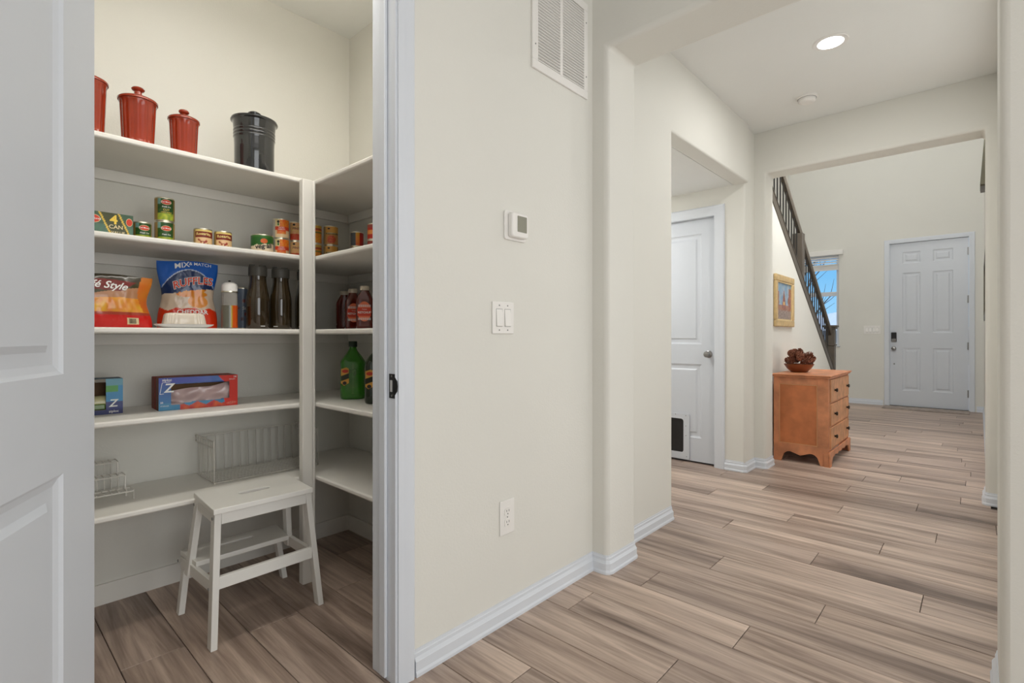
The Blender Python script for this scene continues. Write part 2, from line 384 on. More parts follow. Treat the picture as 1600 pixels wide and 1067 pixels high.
bb('baseboard_right', [(2.295, -.10), (2.295, -.067)] + corner(2.295 - r_, -.045 - r_, r_, 0, 90)[1:] + corner(2.035 + r_, -.045 - r_, r_, 90, 180) + [(2.035, -1.2)], 'white moulded baseboard around the right pillar')
bb('baseboard_foyer_right', [(4.755, -.06), (4.755, -.055)] + corner(4.755 - r_, -.033 - r_, r_, 0, 90)[1:] + corner(4.54 + r_, -.033 - r_, r_, 90, 180) + [(4.54, -.10)], 'white moulded baseboard at the right jamb of the foyer opening')
bb('baseboard_front', [(10.03, 2.5), (10.03, 1.13)], 'white baseboard left of the entry door')
bb('baseboard_front_right', [(10.03, .02), (10.03, -.06), (4.755, -.06)], 'white baseboard right of the entry door')
sweep('baseboard_pantry', [(-.3, 2.66), (1.52, 2.66), (1.52, 1.48)], FPROF, 'plain white baseboard around the pantry floor', m=SHELFP)

# door frames
def casing_profile(w): return [(0, 0), (w, 0), (w, .011), (w * .9, .016), (w * .55, .014), (w * .42, .011), (w * .28, .010), (w * .12, .007), (0, .006)]
def casing(name, label, axis, plane, out, i0, i1, h, w, reveal=0):
    """three sided casing; axis 'y' wall plane y=const (i along x) facing -y ; axis 'x' wall x=const (i along y) facing -x"""
    mb = MB(); prof = casing_profile(w); k = len(prof)
    rows = []
    for p, d in prof:      # p distance outward from inner edge, d proud of wall
        rows.append([((i0 - p), 0, d), ((i0 - p), h + p, d), ((i1 + p), h + p, d), ((i1 + p), 0, d)])
    vs = []
    for st in range(4):
        for q in range(k):
            a, z, d = rows[q][st]
            vs.append((a, plane - d, z) if axis == 'y' else (plane - d, a, z))
    fs = [(s_ * k + j, s_ * k + (j + 1) % k, (s_ + 1) * k + (j + 1) % k, (s_ + 1) * k + j) for s_ in range(3) for j in range(k)]
    fs += [tuple(range(k)), tuple(range(3 * k, 4 * k))[::-1]]
    mb.add(vs, fs)
    return struct(mb.build(name, TRIM, smooth=30), label, 'trim')
casing('trim_1', 'white door casing around the pantry doorway', 'y', 1.3495, 0, .149, .938, 2.478, .058)
j = MB(); j.box(.93, .9448, 1.3500, 1.480, 0, 2.455); j.box(.155, .17, 1.3500, 1.480, 0, 2.455); j.box(.155, .9448, 1.3500, 1.480, 2.455, 2.4695)
tj = struct(j.build('trim_2', TRIM, bevel=.0015), 'white pantry door jamb with the dark latch plate', 'trim')
j = MB(); j.box(.918, .93, 1.391, 1.424, 0.012, 2.455); j.box(.17, .182, 1.391, 1.424, 0.012, 2.455); j.box(.182, .918, 1.391, 1.424, 2.443, 2.455)
j.build('door_stop_strip', TRIM, tj, bevel=.003)
st = MB(); 
for z0, z1, y0, y1 in ((.905, .925, 1.352, 1.382), (.962, .982, 1.352, 1.382), (.925, .962, 1.352, 1.364), (.925, .962, 1.377, 1.382)): st.box(.9285, .93, y0, y1, z0, z1)
st.prism([(1.352, .915), (1.352, .972), (1.340, .960), (1.337, .944), (1.340, .928)], 'x', .929, .9305)
so = st.build('strike_plate', DARKM, tj); tag(so, 'dark metal strike plate')
MB().box(.9288, .9296, 1.364, 1.377, .925, .962).build('latch_hole', mat('pale_hole', (.55, .55, .54), .6, var=.02), so)
for z in (.913, .975): MB().lathe([(.0035, 0), (.0035, .001)], 10).xf(Matrix.Translation((.9285, 1.367, z)) @ Matrix.Rotation(R(-90), 4, 'Y')).build('screw', NICKEL, so)

# panelled doors: local x along width, front face at y=0 looking -y, thickness +y
RINGS = [(0, 0), (.006, .005), (.018, .0085), (.040, .0085), (.052, .0015)]
def panelled(name, label, w, h, t, panels, loc, rz, rings=RINGS, m=DOORP, scale=1, back=True):
    xs = sorted({0, w, *[p[0] for p in panels], *[p[1] for p in panels]}); zs = sorted({0, h, *[p[2] for p in panels], *[p[3] for p in panels]})
    mb = MB()
    inside = lambda x, z: any(p[0] < x < p[1] and p[2] < z < p[3] for p in panels)
    for side, y in ((0, 0), (1, t)):
        for a, b in zip(xs, xs[1:]):
            for c, d in zip(zs, zs[1:]):
                if not inside((a + b) / 2, (c + d) / 2): mb.add([(a, y, c), (b, y, c), (b, y, d), (a, y, d)], [(0, 1, 2, 3)])
    mb.add([(0, 0, 0), (w, 0, 0), (w, t, 0), (0, t, 0), (0, 0, h), (w, 0, h), (w, t, h), (0, t, h)], [(0, 1, 2, 3), (4, 5, 6, 7), (0, 3, 7, 4), (1, 2, 6, 5)])
    d = struct(mb.build(name, m, loc=loc, rz=rz), label, 'door')
    for x0, x1, z0, z1 in panels:
        q = MB()
        for sgn, y in ((1, 0), (-1, t)):
            vs = []
            for o, dep in rings:
                o *= scale; dep = y + sgn * dep
                vs += [(x0 + o, dep, z0 + o), (x1 - o, dep, z0 + o), (x1 - o, dep, z1 - o), (x0 + o, dep, z1 - o)]
            n = len(rings)
            fs = [(i * 4 + k, i * 4 + (k + 1) % 4, (i + 1) * 4 + (k + 1) % 4, (i + 1) * 4 + k) for i in range(n - 1) for k in range(4)]
            fs.append(tuple(range((n - 1) * 4, n * 4))); q.add(vs, fs)
        q.build('panel', m, d)
    return d
def knob_mb(r=.027, stem=.05):
    return MB().lathe([(.031, 0), (.031, .004), (.024, .009), (.011, .012), (.010, stem * .5), (.018, stem * .62), (r, stem * .85), (r * 1.02, stem * 1.05), (r * .8, stem * 1.25), (r * .3, stem * 1.32)], 28)
# pantry door, open outwards: visible face normal (.887,-.462); local -y must point there -> rz
hx, hy = .187, 1.314
ang = R(-27.5)                        # direction of visible normal
rz = ang + PI / 2
# local x axis runs from hinge: direction (cos rz, sin rz) = (.462,.887) reversed => put origin at the free edge
Wd = .765
d1 = panelled('door_1', 'white two panel pantry door standing open at the left', Wd, 2.45, .035, [(.125, Wd - .128, .22, .849), (.125, Wd - .128, 1.025, 2.32)],
              (hx - math.cos(rz) * Wd, hy - math.sin(rz) * Wd, .008), rz)
for z in (.2, .95, 1.65, 2.25):
    hb = MB().lathe([(.006, 0), (.006, .09)], 12, c=(Wd + .004, .038, z)); hb.build('hinge', NICKEL, d1, smooth=40)
kn = knob_mb().xf(Matrix.Translation((.06, 0, .94)) @ Matrix.Rotation(R(90), 4, 'X')); kn.build('door_knob', NICKEL, d1, smooth=40)
# mudroom door in wall x=4.303 plane, face x=4.345 looking -x
d2 = panelled('door_2', 'white two panel mudroom door with a pet flap', .80, 2.10, .035, [(.117, .68, .205, .845), (.117, .68, 1.02, 1.975)],
              (4.345, 2.443, .014), R(-90))
kn = knob_mb(.026, .048).xf(Matrix.Translation((.742, 0, .935)) @ Matrix.Rotation(R(90), 4, 'X')); kn.build('door_knob', NICKEL, d2, smooth=40)
pf = MB(); # pet flap frame (local door coords): x from .36 to .575
x0, x1, z0, z1 = .29, .575, .006, .405
def rr(x0, x1, z0, z1, r, n=4):
    return [p for cx, cz, a in ((x1 - r, z0 + r, -90), (x1 - r, z1 - r, 0), (x0 + r, z1 - r, 90), (x0 + r, z0 + r, 180)) for p in
            [(cx + r * math.cos(R(a + 90 * i / n)), cz + r * math.sin(R(a + 90 * i / n))) for i in range(n + 1)]]
def ringplate(mb, A, B, y0, y1):
    n = len(A)
    vs = [(x, y0, z) for x, z in A] + [(x, y0, z) for x, z in B] + [(x, y1, z) for x, z in A] + [(x, y1, z) for x, z in B]
    fs = [(i, (i + 1) % n, n + (i + 1) % n, n + i) for i in range(n)] + [(i, (i + 1) % n, 2 * n + (i + 1) % n, 2 * n + i) for i in range(n)] + [(n + i, n + (i + 1) % n, 3 * n + (i + 1) % n, 3 * n + i) for i in range(n)]
    return mb.add(vs, fs)
ringplate(pf, rr(x0, x1, z0, z1, .012), rr(x0 + .04, x1 - .052, z0 + .058, z1 - .045, .022), -.012, 0)
pet = pf.build('pet_flap_frame', DOORP, d2, smooth=35)
MB().prism(rr(x0 + .035, x1 - .047, z0 + .052, z1 - .04, .02), 'y', -.004, -.001).build('flap', mat('smoked_flap', (.018, .018, .018), .35, var=.2), pet); 
for xx, zz in ((.31, .39), (.545, .39), (.545, .215), (.552, .03), (.545, .3), (.45, .395)):
    MB().lathe([(.004, 0), (.004, .002)], 8).xf(Matrix.Translation((xx, -.012, zz)) @ Matrix.Rotation(R(90), 4, 'X')).build('screw', GREY, pet)
casing('trim_3', 'white casing around the mudroom door', 'x', 4.3025, 0, 1.634, 2.452, 2.118, .083)
j = MB(); j.box(4.303, 4.419, 1.6255, 1.64, 0, 2.118); j.box(4.303, 4.419, 2.445, 2.4595, 0, 2.118); j.box(4.303, 4.419, 1.6255, 2.4595, 2.116, 2.1245)
struct(j.build('trim_4', TRIM), 'white jamb of the mudroom door', 'trim')
# front door
fp = []
for xa, xb in ((.160, .385), (.530, .765)):
    for za, zc in ((.24, .91), (1.143, 2.087), (2.235, 2.415)): fp.append((xa, xb, za, zc))
d3 = panelled('door_3', 'white six panel entry door at the end of the foyer', .938, 2.555, .045, fp, (10.066, 1.045, .012), R(-90),
              rings=[(0, 0), (.010, .006), (.024, .008), (.036, .008), (.055, .001)])
kd = MB().box(.018, .088, -.022, 0, 1.005, 1.155); kdo = kd.build('door_handle', mat('keypad_black', (.02, .02, .022), .3, var=.05), d3, bevel=.008); tag(kdo, 'dark deadbolt keypad')
MB().lathe([(.017, 0), (.017, .02), (.012, .028)], 16).xf(Matrix.Translation((.055, -.022, 1.04)) @ Matrix.Rotation(R(90), 4, 'X')).build('thumb_turn', NICKEL, kdo, smooth=40)
MB().box(.022, .084, -.024, -.001, 1.003, 1.055).build('lock_body', NICKEL, kdo, bevel=.006)
knob_mb(.03, .055).xf(Matrix.Translation((.053, 0, .90)) @ Matrix.Rotation(R(90), 4, 'X')).build('door_knob', NICKEL, d3, smooth=40)
MB().lathe([(.011, 0), (.011, .004), (.006, .012)], 12).xf(Matrix.Translation((.056, 0, .655)) @ Matrix.Rotation(R(90), 4, 'X')).build('door_button', NICKEL, d3, smooth=40)
for z in (.243, .947, 1.64, 2.35): MB().lathe([(.010, 0), (.010, .11)], 10, c=(.934, -.008, z - .055)).build('hinge', NICKEL, d3, smooth=40)
casing('trim_5', 'white casing around the entry door', 'x', 10.0295, 0, .098, 1.052, 2.572, .06)
j = MB(); j.box(10.03, 10.159, .0905, .105, 0, 2.57); j.box(10.03, 10.159, 1.0455, 1.0595, 0, 2.57); j.box(10.03, 10.159, .0905, 1.0595, 2.57, 2.5795)
struct(j.build('trim_6', TRIM), 'white jamb of the entry door', 'trim')
struct(MB().box(10.03, 10.16, .105, 1.045, 0, .011).build('trim_7', DARKM), 'dark threshold under the entry door', 'trim')

# window
wf = MB()
for y0, y1, z0, z1 in ((WY0, WY0 + .04, WZ0, WZ1), (WY1 - .04, WY1, WZ0, WZ1), (WY0 + .04, WY1 - .04, WZ0, WZ0 + .04), (WY0 + .04, WY1 - .04, WZ1 - .04, WZ1), (WY0 + .04, WY1 - .04, 1.79, 1.86)):
    wf.box(10.08, 10.13, y0, y1, z0, z1)
w1 = struct(wf.build('window_1', TRIM), 'narrow foyer window with raised blind showing blue sky', 'window')
for z0, z1 in ((WZ0 + .04, 1.79), (1.86, WZ1 - .04)):
    MB().box(10.1, 10.104, WY0 + .04, WY1 - .04, z0, z1).build('window_pane', mat('clear_glass', (1, 1, 1), .0, trans=1, ior=1.02, var=.001), w1)
MB().box(10.01, 10.079, WY0 - .02, WY1 + .02, WZ0 - .02, WZ0 - .001).build('window_sill', TRIM, w1, bevel=.003)
bl = thing('window_blind', 'white slatted blind raised at the top of the foyer window', 'blind', (10.0, 0, 0))
MB().box(-.035, .028, WY0 - .07, WY1 + .05, 2.475, 2.555).build('valance', PLAST, bl, bevel=.004)
for i in range(12):
    if i < 4:
        z = 2.455 - i * .042
        sl_ = MB().add([(-.012, y, zz) for y in (WY0 + .003, WY1 - .003) for zz in (z - .030, z - .027)] + [(.024, y, zz) for y in (WY0 + .003, WY1 - .003) for zz in (z - .004, z - .001)],
                       [(0, 1, 3, 2), (4, 6, 7, 5), (0, 2, 6, 4), (1, 5, 7, 3), (0, 4, 5, 1), (2, 3, 7, 6)])
    else:
        z = 2.315 - (i - 4) * .0095; sl_ = MB().box(-.012, .026, WY0 + .003, WY1 - .003, z - .0075, z)
    sl_.build('slat', PLAST, bl)
MB().box(-.012, .028, WY0 + .003, WY1 - .003, 2.222, 2.238).build('bottom_rail', PLAST, bl)
for y in (WY0 + .12, WY1 - .12): MB().tube([(.01, y, 2.475), (.01, y, 2.238)], .0015, 5).build('cord', PLAST, bl)

# =================================================================== WALL FITTINGS
# return air grille
gx0, gx1, gz0, gz1 = 1.587, 1.985, 2.203, 2.645
g = thing('air_grille', 'white louvred return air grille high on the corridor wall', 'vent', (gx0, 1.3495, gz0))
w_, h_ = gx1 - gx0, gz1 - gz0
fr = MB()
for a, b, c, d in ((0, w_, 0, .036), (0, w_, h_ - .036, h_), (0, .036, .036, h_ - .036), (w_ - .030, w_, .036, h_ - .036), (.186, .206, .036, h_ - .036)): fr.box(a, b, -.009, 0, c, d)
fr.build('frame', PLAST, g, bevel=.002)
MB().box(.03, w_ - .028, -.0012, -.0002, .03, h_ - .03).build('backing', mat('duct_shadow', (.26, .25, .225), .9, var=.05), g)
for bx0, bx1 in ((.0365, .1855), (.2065, w_ - .0305)):
    sm = MB().add([(bx0, -.0085, .0030), (bx1, -.0085, .0030), (bx1, -.0020, .0005), (bx0, -.0020, .0005), (bx0, -.0085, .0060), (bx1, -.0085, .0060), (bx1, -.0020, .0035), (bx0, -.0020, .0035)],
                  [(0, 1, 2, 3), (4, 7, 6, 5), (0, 4, 5, 1), (3, 2, 6, 7), (0, 3, 7, 4), (1, 5, 6, 2)]).mesh('slat', PLAST)
    z = .038
    while z < h_ - .045:
        o = bpy.data.objects.new('slat', sm); COL.objects.link(o); o.parent = g; o.location = (0, 0, z); z += .0127
for sx, sz in ((.018, .10), (w_ - .014, .10), (.018, .35), (w_ - .014, .35)):
    MB().lathe([(.0035, 0), (.003, .0015)], 8).xf(Matrix.Translation((sx, -.009, sz)) @ Matrix.Rotation(R(90), 4, 'X')).build('screw', GREY, g)
# thermostat
t = thing('thermostat', 'white square thermostat with grey screen on the corridor wall', 'thermostat', (1.485, 1.3495, 1.538))
MB().prism(rr(-.062, .062, -.062, .052, .012), 'y', -.007, 0).build('back_plate', PLAST, t, bevel=.002)
MB().prism(rr(-.045, .052, -.052, .044, .012), 'y', -.030, -.007).build('body', PLAST, t, bevel=.005)
MB().prism(rr(-.014, .040, -.030, .032, .002), 'y', -.0312, -.0301).build('screen', mat('lcd_grey', srgb(140, 138, 122), .25, var=.03), t)
# double rocker switch
def switch_plate(name, label, loc, rz, n, w, h):
    t = thing(name, label, 'switch', loc, rz)
    MB().prism(rr(-w / 2, w / 2, -h / 2, h / 2, .003), 'y', -.006, 0).build('cover_plate', PLAST, t, bevel=.002)
    for i in range(n):
        cx = (i - (n - 1) / 2) * .046
        MB().prism(rr(cx - .017, cx + .017, -.034, .034, .001), 'y', -.0065, -.0061).build('rocker_surround', GREY, t)
        MB().add([(cx - .016, -.0062, -.033), (cx + .016, -.0062, -.033), (cx + .016, -.0062, .033), (cx - .016, -.0062, .033), (cx - .016, -.0115, -.032), (cx + .016, -.0115, -.032), (cx + .016, -.0068, .032), (cx - .016, -.0068, .032)],
                 [(4, 5, 6, 7), (0, 1, 5, 4), (1, 2, 6, 5), (2, 3, 7, 6), (3, 0, 4, 7)]).build('rocker', PLAST, t, bevel=.001)
        for zz in (-.047, .047):
            MB().lathe([(.0028, 0), (.0028, .0012)], 8).xf(Matrix.Translation((cx, -.006, zz)) @ Matrix.Rotation(R(90), 4, 'X')).build('screw', GREY, t)
    return t
switch_plate('light_switch', 'white double rocker switch below the thermostat', (1.417, 1.3495, 1.172), 0, 2, .118, .122)
switch_plate('light_switch', 'white four gang switch plate left of the entry door', (10.0295, 1.271, 1.208), R(-90), 4, .225, .135)
t = thing('wall_outlet', 'white duplex power outlet low on the corridor wall', 'outlet', (1.44, 1.3495, .402))
MB().prism(rr(-.040, .040, -.066, .066, .003), 'y', -.005, 0).build('cover_plate', PLAST, t, bevel=.002)
for zz in (-.021, .021):
    rc = MB().prism([(x, z + zz) for x, z in rr(-.017, .017, -.0145, .0145, .009)], 'y', -.0075, -.005).build('receptacle', PLAST, t)
    sl = MB(); sl.box(-.0075, -.0055, -.0078, -.0074, zz, zz + .008); sl.box(.0055, .0075, -.0078, -.0074, zz, zz + .008); sl.box(-.002, .002, -.0078, -.0074, zz - .010, zz - .006)
    sl.build('slots', HOLE, rc)
MB().lathe([(.0028, 0), (.0028, .0012)], 8).xf(Matrix.Translation((0, -.005, 0)) @ Matrix.Rotation(R(90), 4, 'X')).build('screw', GREY, t)
# recessed ceiling lamp and smoke detector
t = thing('recessed_light', 'lit round recessed ceiling light in the hallway', 'light', (3.42, .632, CH))
MB().lathe([(.066, -.004), (.088, -.005), (.092, -.001), (.092, 0), (.066, 0)], 48, cap=False).build('trim_ring', PLAST, t, smooth=40)
MB().lathe([(.067, -.003), (.067, -.001)], 48).build('lens', mat('lamp_lens', (1, 1, 1), .4, emit=(1, .98, .94), estr=9, var=.001), t)
area('hall_light', (3.42, .632, CH - .02), (0, 0, 0), .13, .13, 6.5, (1, .99, .97))
t = thing('smoke_detector', 'white round smoke detector on the hallway ceiling', 'detector', (4.095, .902, CH))
MB().lathe([(.062, -.012), (.068, -.008), (.070, 0)], 40).build('base_ring', PLAST, t, smooth=40)
MB().lathe([(.0575, -.0135), (.0605, -.0135), (.0605, -.0122), (.0575, -.0122)], 40, cap=False).build('vent_slot', GREY, t)
MB().lathe([(.030, -.040), (.048, -.036), (.056, -.026), (.057, -.013), (.050, -.012)], 40).build('cover', PLAST, t, smooth=40)

# =================================================================== PANTRY SHELVES
levels = [.472, .803, 1.133, 1.466, 1.812]
names5 = ['lowest', 'second', 'middle', 'fourth', 'top']
for i, z in enumerate(levels):
    p = [(-.298, 2.659), (1.519, 2.659), (1.519, 1.481), (1.097, 1.481), (1.097, 2.242), (-.298, 2.242)]
    s_ = MB().prism(p, 'z', z - .022, z).build('pantry_shelf', SHELFP, bevel=.007, seg=3)
    tag(s_, f'white L shaped pantry shelf board, {names5[i]} of the five shelves', 'shelf')
    c = MB(); c.box(-.298, 1.519, 2.6425, 2.6585, z - .068, z - .0225); c.box(1.5025, 1.5185, 1.481, 2.642, z - .068, z - .0225)
    c.build('cleat', SHELFP, s_, bevel=.002)
po = thing('shelf_post', 'white square post carrying the inner corner of the pantry shelves', 'post', (1.0, 2.2, 0))
MB().box(.032, .078, 0, .038, 0, 1.80).build('post_board', SHELFP, po, bevel=.004)
MB().box(.0785, .094, .004, .038, 0, 1.80).build('edge_strip', SHELFP, po, bevel=.006)

# =================================================================== PRINTED CYLINDERS
def grid_cyl(r, z0, z1, colf, nu=72, nv=24):
    mb = MB(); vs = []; cs = []
    for jv in range(nv + 1):
        tt = jv / nv
        for iu in range(nu + 1):
            a = (iu / nu - .5) * 2 * PI; s_ = a * r
            vs.append((r * math.sin(a), -r * math.cos(a), z0 + (z1 - z0) * tt)); cs.append(colf(s_, tt))
    fs = [(jv * (nu + 1) + iu, jv * (nu + 1) + iu + 1, (jv + 1) * (nu + 1) + iu + 1, (jv + 1) * (nu + 1) + iu) for jv in range(nv) for iu in range(nu)]
    return mb.add(vs, fs, cs)
def can(label, x, y, z, r, h, colf, group=None, yaw=0, deco=None, name='food_can', steel=STEEL):
    t = thing(name, label, 'can', (x, y, z), facing(x, y) + yaw, group)
    MB().lathe([(r * .9, .002), (r * .97, 0), (r, .002), (r * .985, .005), (r * .985, h - .005), (r, h - .002), (r * .97, h), (r * .93, h - .003), (r * .2, h - .004)], 40).build('tin_body', steel, t, smooth=50)
    grid_cyl(r * .992, .005, h - .005, colf).build('paper_label', PRINT, t, smooth=60)
    if deco:
        for nm, mt, mb in deco(cylmap(r * .992), h): flat_build(mb, nm, mt, t)
    return t
GD = srgb(38, 74, 30); GM = srgb(66, 110, 40)
def green_col(s_, t):
    n = noise.noise(Vector((s_ * 90, t * 7, 0)))
    if s_ < -.024 or s_ > .034: return srgb(150, 120, 60)
    if -.024 < s_ < -.013 and t > .72: return srgb(110, 150, 140)
    if t < .30: return srgb(150 + 60 * n, 165 + 40 * n, 50)
    return tuple(a + (b - a) * max(0, n) for a, b in zip(GD, GM))
def oval_logo(h, cz, k=1.0, txt='Del Monte'):
    def f(fn, hh):
        out = [('oval_emblem', CREAMI, decal(ell_geo(.0185 * k, .0105 * k), fn, (.006, cz * hh), 0, .0004)),
               ('oval_centre', REDI, decal(ell_geo(.0172 * k, .0090 * k), fn, (.006, cz * hh), 0, .0007)),
               ('emblem_lettering', WHITE, decal(text_geo(txt, .0078 * k, .02), fn, (.006, cz * hh), 0, .0010))]
        return out
    return f
def green_deco(fn, h):
    out = oval_logo(h, .80)(fn, h)
    out.append(('script_lettering', WHITE, decal(text_geo('Fresh Cut', .0075, .01, .3), fn, (.006, .60 * h), 0, .0006)))
    out.append(('variety_lettering', YELLOW, decal(text_geo('CUT', .011, .0), fn, (.006, .47 * h), 0, .0006)))
    out.append(('variety_lettering', YELLOW, decal(text_geo('GREEN BEANS', .006, .0), fn, (.006, .37 * h), 0, .0006)))
    return out
def green_deco2(fn, h):
    out = oval_logo(h, .70)(fn, h)
    out.append(('script_lettering', WHITE, decal(text_geo('Fresh Cut', .0075, .01, .3), fn, (.006, .44 * h), 0, .0006)))
    return out
Z4 = 1.4665
can('squat green vegetable can beside the carton, red oval emblem', .487, 2.40, Z4, .0305, .075, green_col, yaw=.05, deco=green_deco2)
can('green vegetable can at the bottom of the tall stack', .568, 2.43, Z4, .0345, .095, green_col, deco=green_deco2)
can('green vegetable can on top of the tall stack, yellow corn picture', .568, 2.43, Z4 + .0955, .0345, .095, green_col, deco=green_deco)
def bean_col(s_, t):
    if s_ < -.030 or s_ > .045: return srgb(170, 140, 80)
    if t > .90: return srgb(225, 200, 120)
    if t > .58: return srgb(120, 30, 20)
    n = noise.noise(Vector((s_ * 120, t * 8, 3)))
    if .2 < t < .5 and abs(s_) < .02 and n > .02: return srgb(150, 45, 30)
    return srgb(225, 190 + 20 * n, 140)
def bean_deco(fn, h): return [('brand_lettering', mat('gold_ink', (.85, .65, .25), .5, var=.02), decal(text_geo('Rosarita', .0165, .02), fn, (.002, .73 * h), 0, .0014, arc=3))]
can('squat refried bean can, left one of the pair', .702, 2.415, Z4, .0345, .085, bean_col, deco=bean_deco)
can('squat refried bean can, right one of the pair', .779, 2.415, Z4, .0345, .085, bean_col, yaw=.08, deco=bean_deco)
def veg_col(s_, t):
    lim = .52 + 1.6 * s_ if s_ < 0.04 else .60
    if t > lim + .02 * math.sin(s_ * 200): return srgb(40, 95, 35) if t < .9 else srgb(60, 110, 45)
    return srgb(228, 210, 180)
def veg_deco(fn, h):
    return [('picture_oval', mat('orange_picture', srgb(200, 95, 40), .5, var=.35, vscale=300), decal(ell_geo(.015, .011), fn, (.008, .68 * h), 0, .0005)),
            ('brand_lettering', BLACKI, decal(text_geo('veg·all', .0285, .028, .1), fn, (.006, .43 * h), R(8), .0022))]
can('wide vegetable can with green and cream label and black lettering', .945, 2.42, Z4, .0475, .095, veg_col, deco=veg_deco)
def car_col(s_, t):
    if s_ < -.026 or s_ > .05: return srgb(190, 185, 175)
    n = noise.noise(Vector((s_ * 150, t * 10, 7)))
    if t > .60: return srgb(225, 120 + 60 * n, 30) if s_ > -.004 else srgb(225, 205, 150)
    if t > .40: return srgb(205, 62, 30)
    if t > .2 and abs(s_ - .002) < .02: return srgb(220, 110 + 50 * n, 50)
    return srgb(225, 195, 150)
def car_deco(fn, h):
    return [('round_emblem', BLACKI, decal(ell_geo(.0058, .0062), fn, (-.011, .83 * h), 0, .0005)),
            ('leaf_print', GREENI, decal(ell_geo(.004, .006), fn, (-.011, .70 * h), 0, .0006)),
            ('variety_lettering', WHITE, decal(text_geo('SLICED', .008, .0), fn, (.003, .54 * h), 0, .0006)),
            ('variety_lettering', WHITE, decal(text_geo('CARROTS', .007, .01), fn, (.003, .45 * h), 0, .0006))]
can('carrot can at the bottom of the stack left of the post', 1.034, 2.43, Z4, .0362, .092, car_col, deco=car_deco)
can('carrot can at the top of the stack left of the post', 1.034, 2.43, Z4 + .0925, .0362, .092, car_col, deco=car_deco)
def pea_col(s_, t):
    if s_ < -.028: return srgb(200, 195, 185)
    n = noise.noise(Vector((s_ * 150, t * 10, 17)))
    if t < .35: return srgb(190, 70 + 40 * n, 40)
    return srgb(215, 165 + 30 * n, 110)
def pea_deco(fn, h):
    return [('round_emblem', BLACKI, decal(ell_geo(.006, .005), fn, (-.008, .84 * h), 0, .0005)),
            ('variety_lettering', BLACKI, decal(text_geo('PINTO', .015, .01), fn, (.008, .64 * h), 0, .0006))]
can('bean can at the bottom of the stack behind the post', 1.112, 2.445, Z4, .0345, .092, pea_col, deco=pea_deco)
can('bean can at the top of the stack behind the post', 1.112, 2.445, Z4 + .0925, .0345, .092, pea_col, deco=pea_deco)
def or_col(s_, t):
    n = noise.noise(Vector((s_ * 150, t * 12, 27)))
    if t > .86: return srgb(190, 150, 60)
    if t > .72: return srgb(150, 60, 30)
    if .55 < t < .66: return srgb(90, 100, 40)
    return srgb(205, 130 + 50 * n, 35)
can('orange labelled can at the bottom of the stack right of the post', 1.205, 2.44, Z4, .0330, .092, or_col)
can('orange labelled can at the top of the stack right of the post', 1.205, 2.44, Z4 + .0925, .0330, .094, or_col)
def kb_col(s_, t):
    n = noise.noise(Vector((s_ * 220, t * 16, 37)))
    if s_ < -.026: return srgb(180, 150, 100)
    if t > .66: return srgb(205, 150, 65)
    if t > .55: return srgb(85, 90, 45)
    d = math.hypot(s_ - .004, (t - .27) * .1)
    if d < .022: return srgb(195 + 30 * n, 85 + 60 * n, 50)
    return srgb(190, 130, 70)
def kb_deco(fn, h):
    return [('round_emblem', BLACKI, decal(ell_geo(.0065, .004), fn, (-.010, .84 * h), 0, .0005)),
            ('variety_lettering', CREAMI, decal(text_geo('GARBANZO', .0085, .01), fn, (.004, .61 * h), 0, .0007))]
can('bean can with round bean picture, bottom of the right stack', 1.283, 2.425, Z4, .0350, .092, kb_col, deco=kb_deco)
can('bean can with round bean picture, top of the right stack', 1.283, 2.425, Z4 + .0925, .0350, .098, kb_col, deco=kb_deco)
def tom_col(s_, t):
    if s_ < -.008: return srgb(70, 75, 80)
    if s_ < .012: return srgb(205, 90 + 60 * t, 35)
    return srgb(170, 22, 12)
can('lower red and grey tomato can on the right arm of the shelf', 1.335, 2.262, Z4, .0310, .073, tom_col)
can('upper red and grey tomato can on the right arm of the shelf', 1.335, 2.262, Z4 + .0735, .0310, .073, tom_col)
def tom2(s_, t):
    if t > .75: return srgb(150, 60, 45)
    if t > .6: return srgb(180, 35, 20)
    if t > .3: return srgb(225, 140, 60)
    return srgb(190, 40, 20)
can('red and orange tomato can nearest the door frame', 1.30, 2.055, Z4, .0300, .075, tom2)
can('red and orange tomato can at the top of the stack by the door frame', 1.30, 2.055, Z4 + .0755, .0300, .075, tom2)

# printed boxes --------------------------------------------------------------
def grid_plane(x0, x1, z0, z1, y, colf, nx, nz, hole=None):
    mb = MB(); vs = []; cs = []
    for jz in range(nz + 1):
        for ix in range(nx + 1):
            u, v = ix / nx, jz / nz
            vs.append((x0 + (x1 - x0) * u, y, z0 + (z1 - z0) * v)); cs.append(colf(u, v))
    fs = []
    for jz in range(nz):
        for ix in range(nx):
            if hole and hole((ix + .5) / nx, (jz + .5) / nz): continue
            fs.append((jz * (nx + 1) + ix, jz * (nx + 1) + ix + 1, (jz + 1) * (nx + 1) + ix + 1, (jz + 1) * (nx + 1) + ix))
    return mb.add(vs, fs, cs)
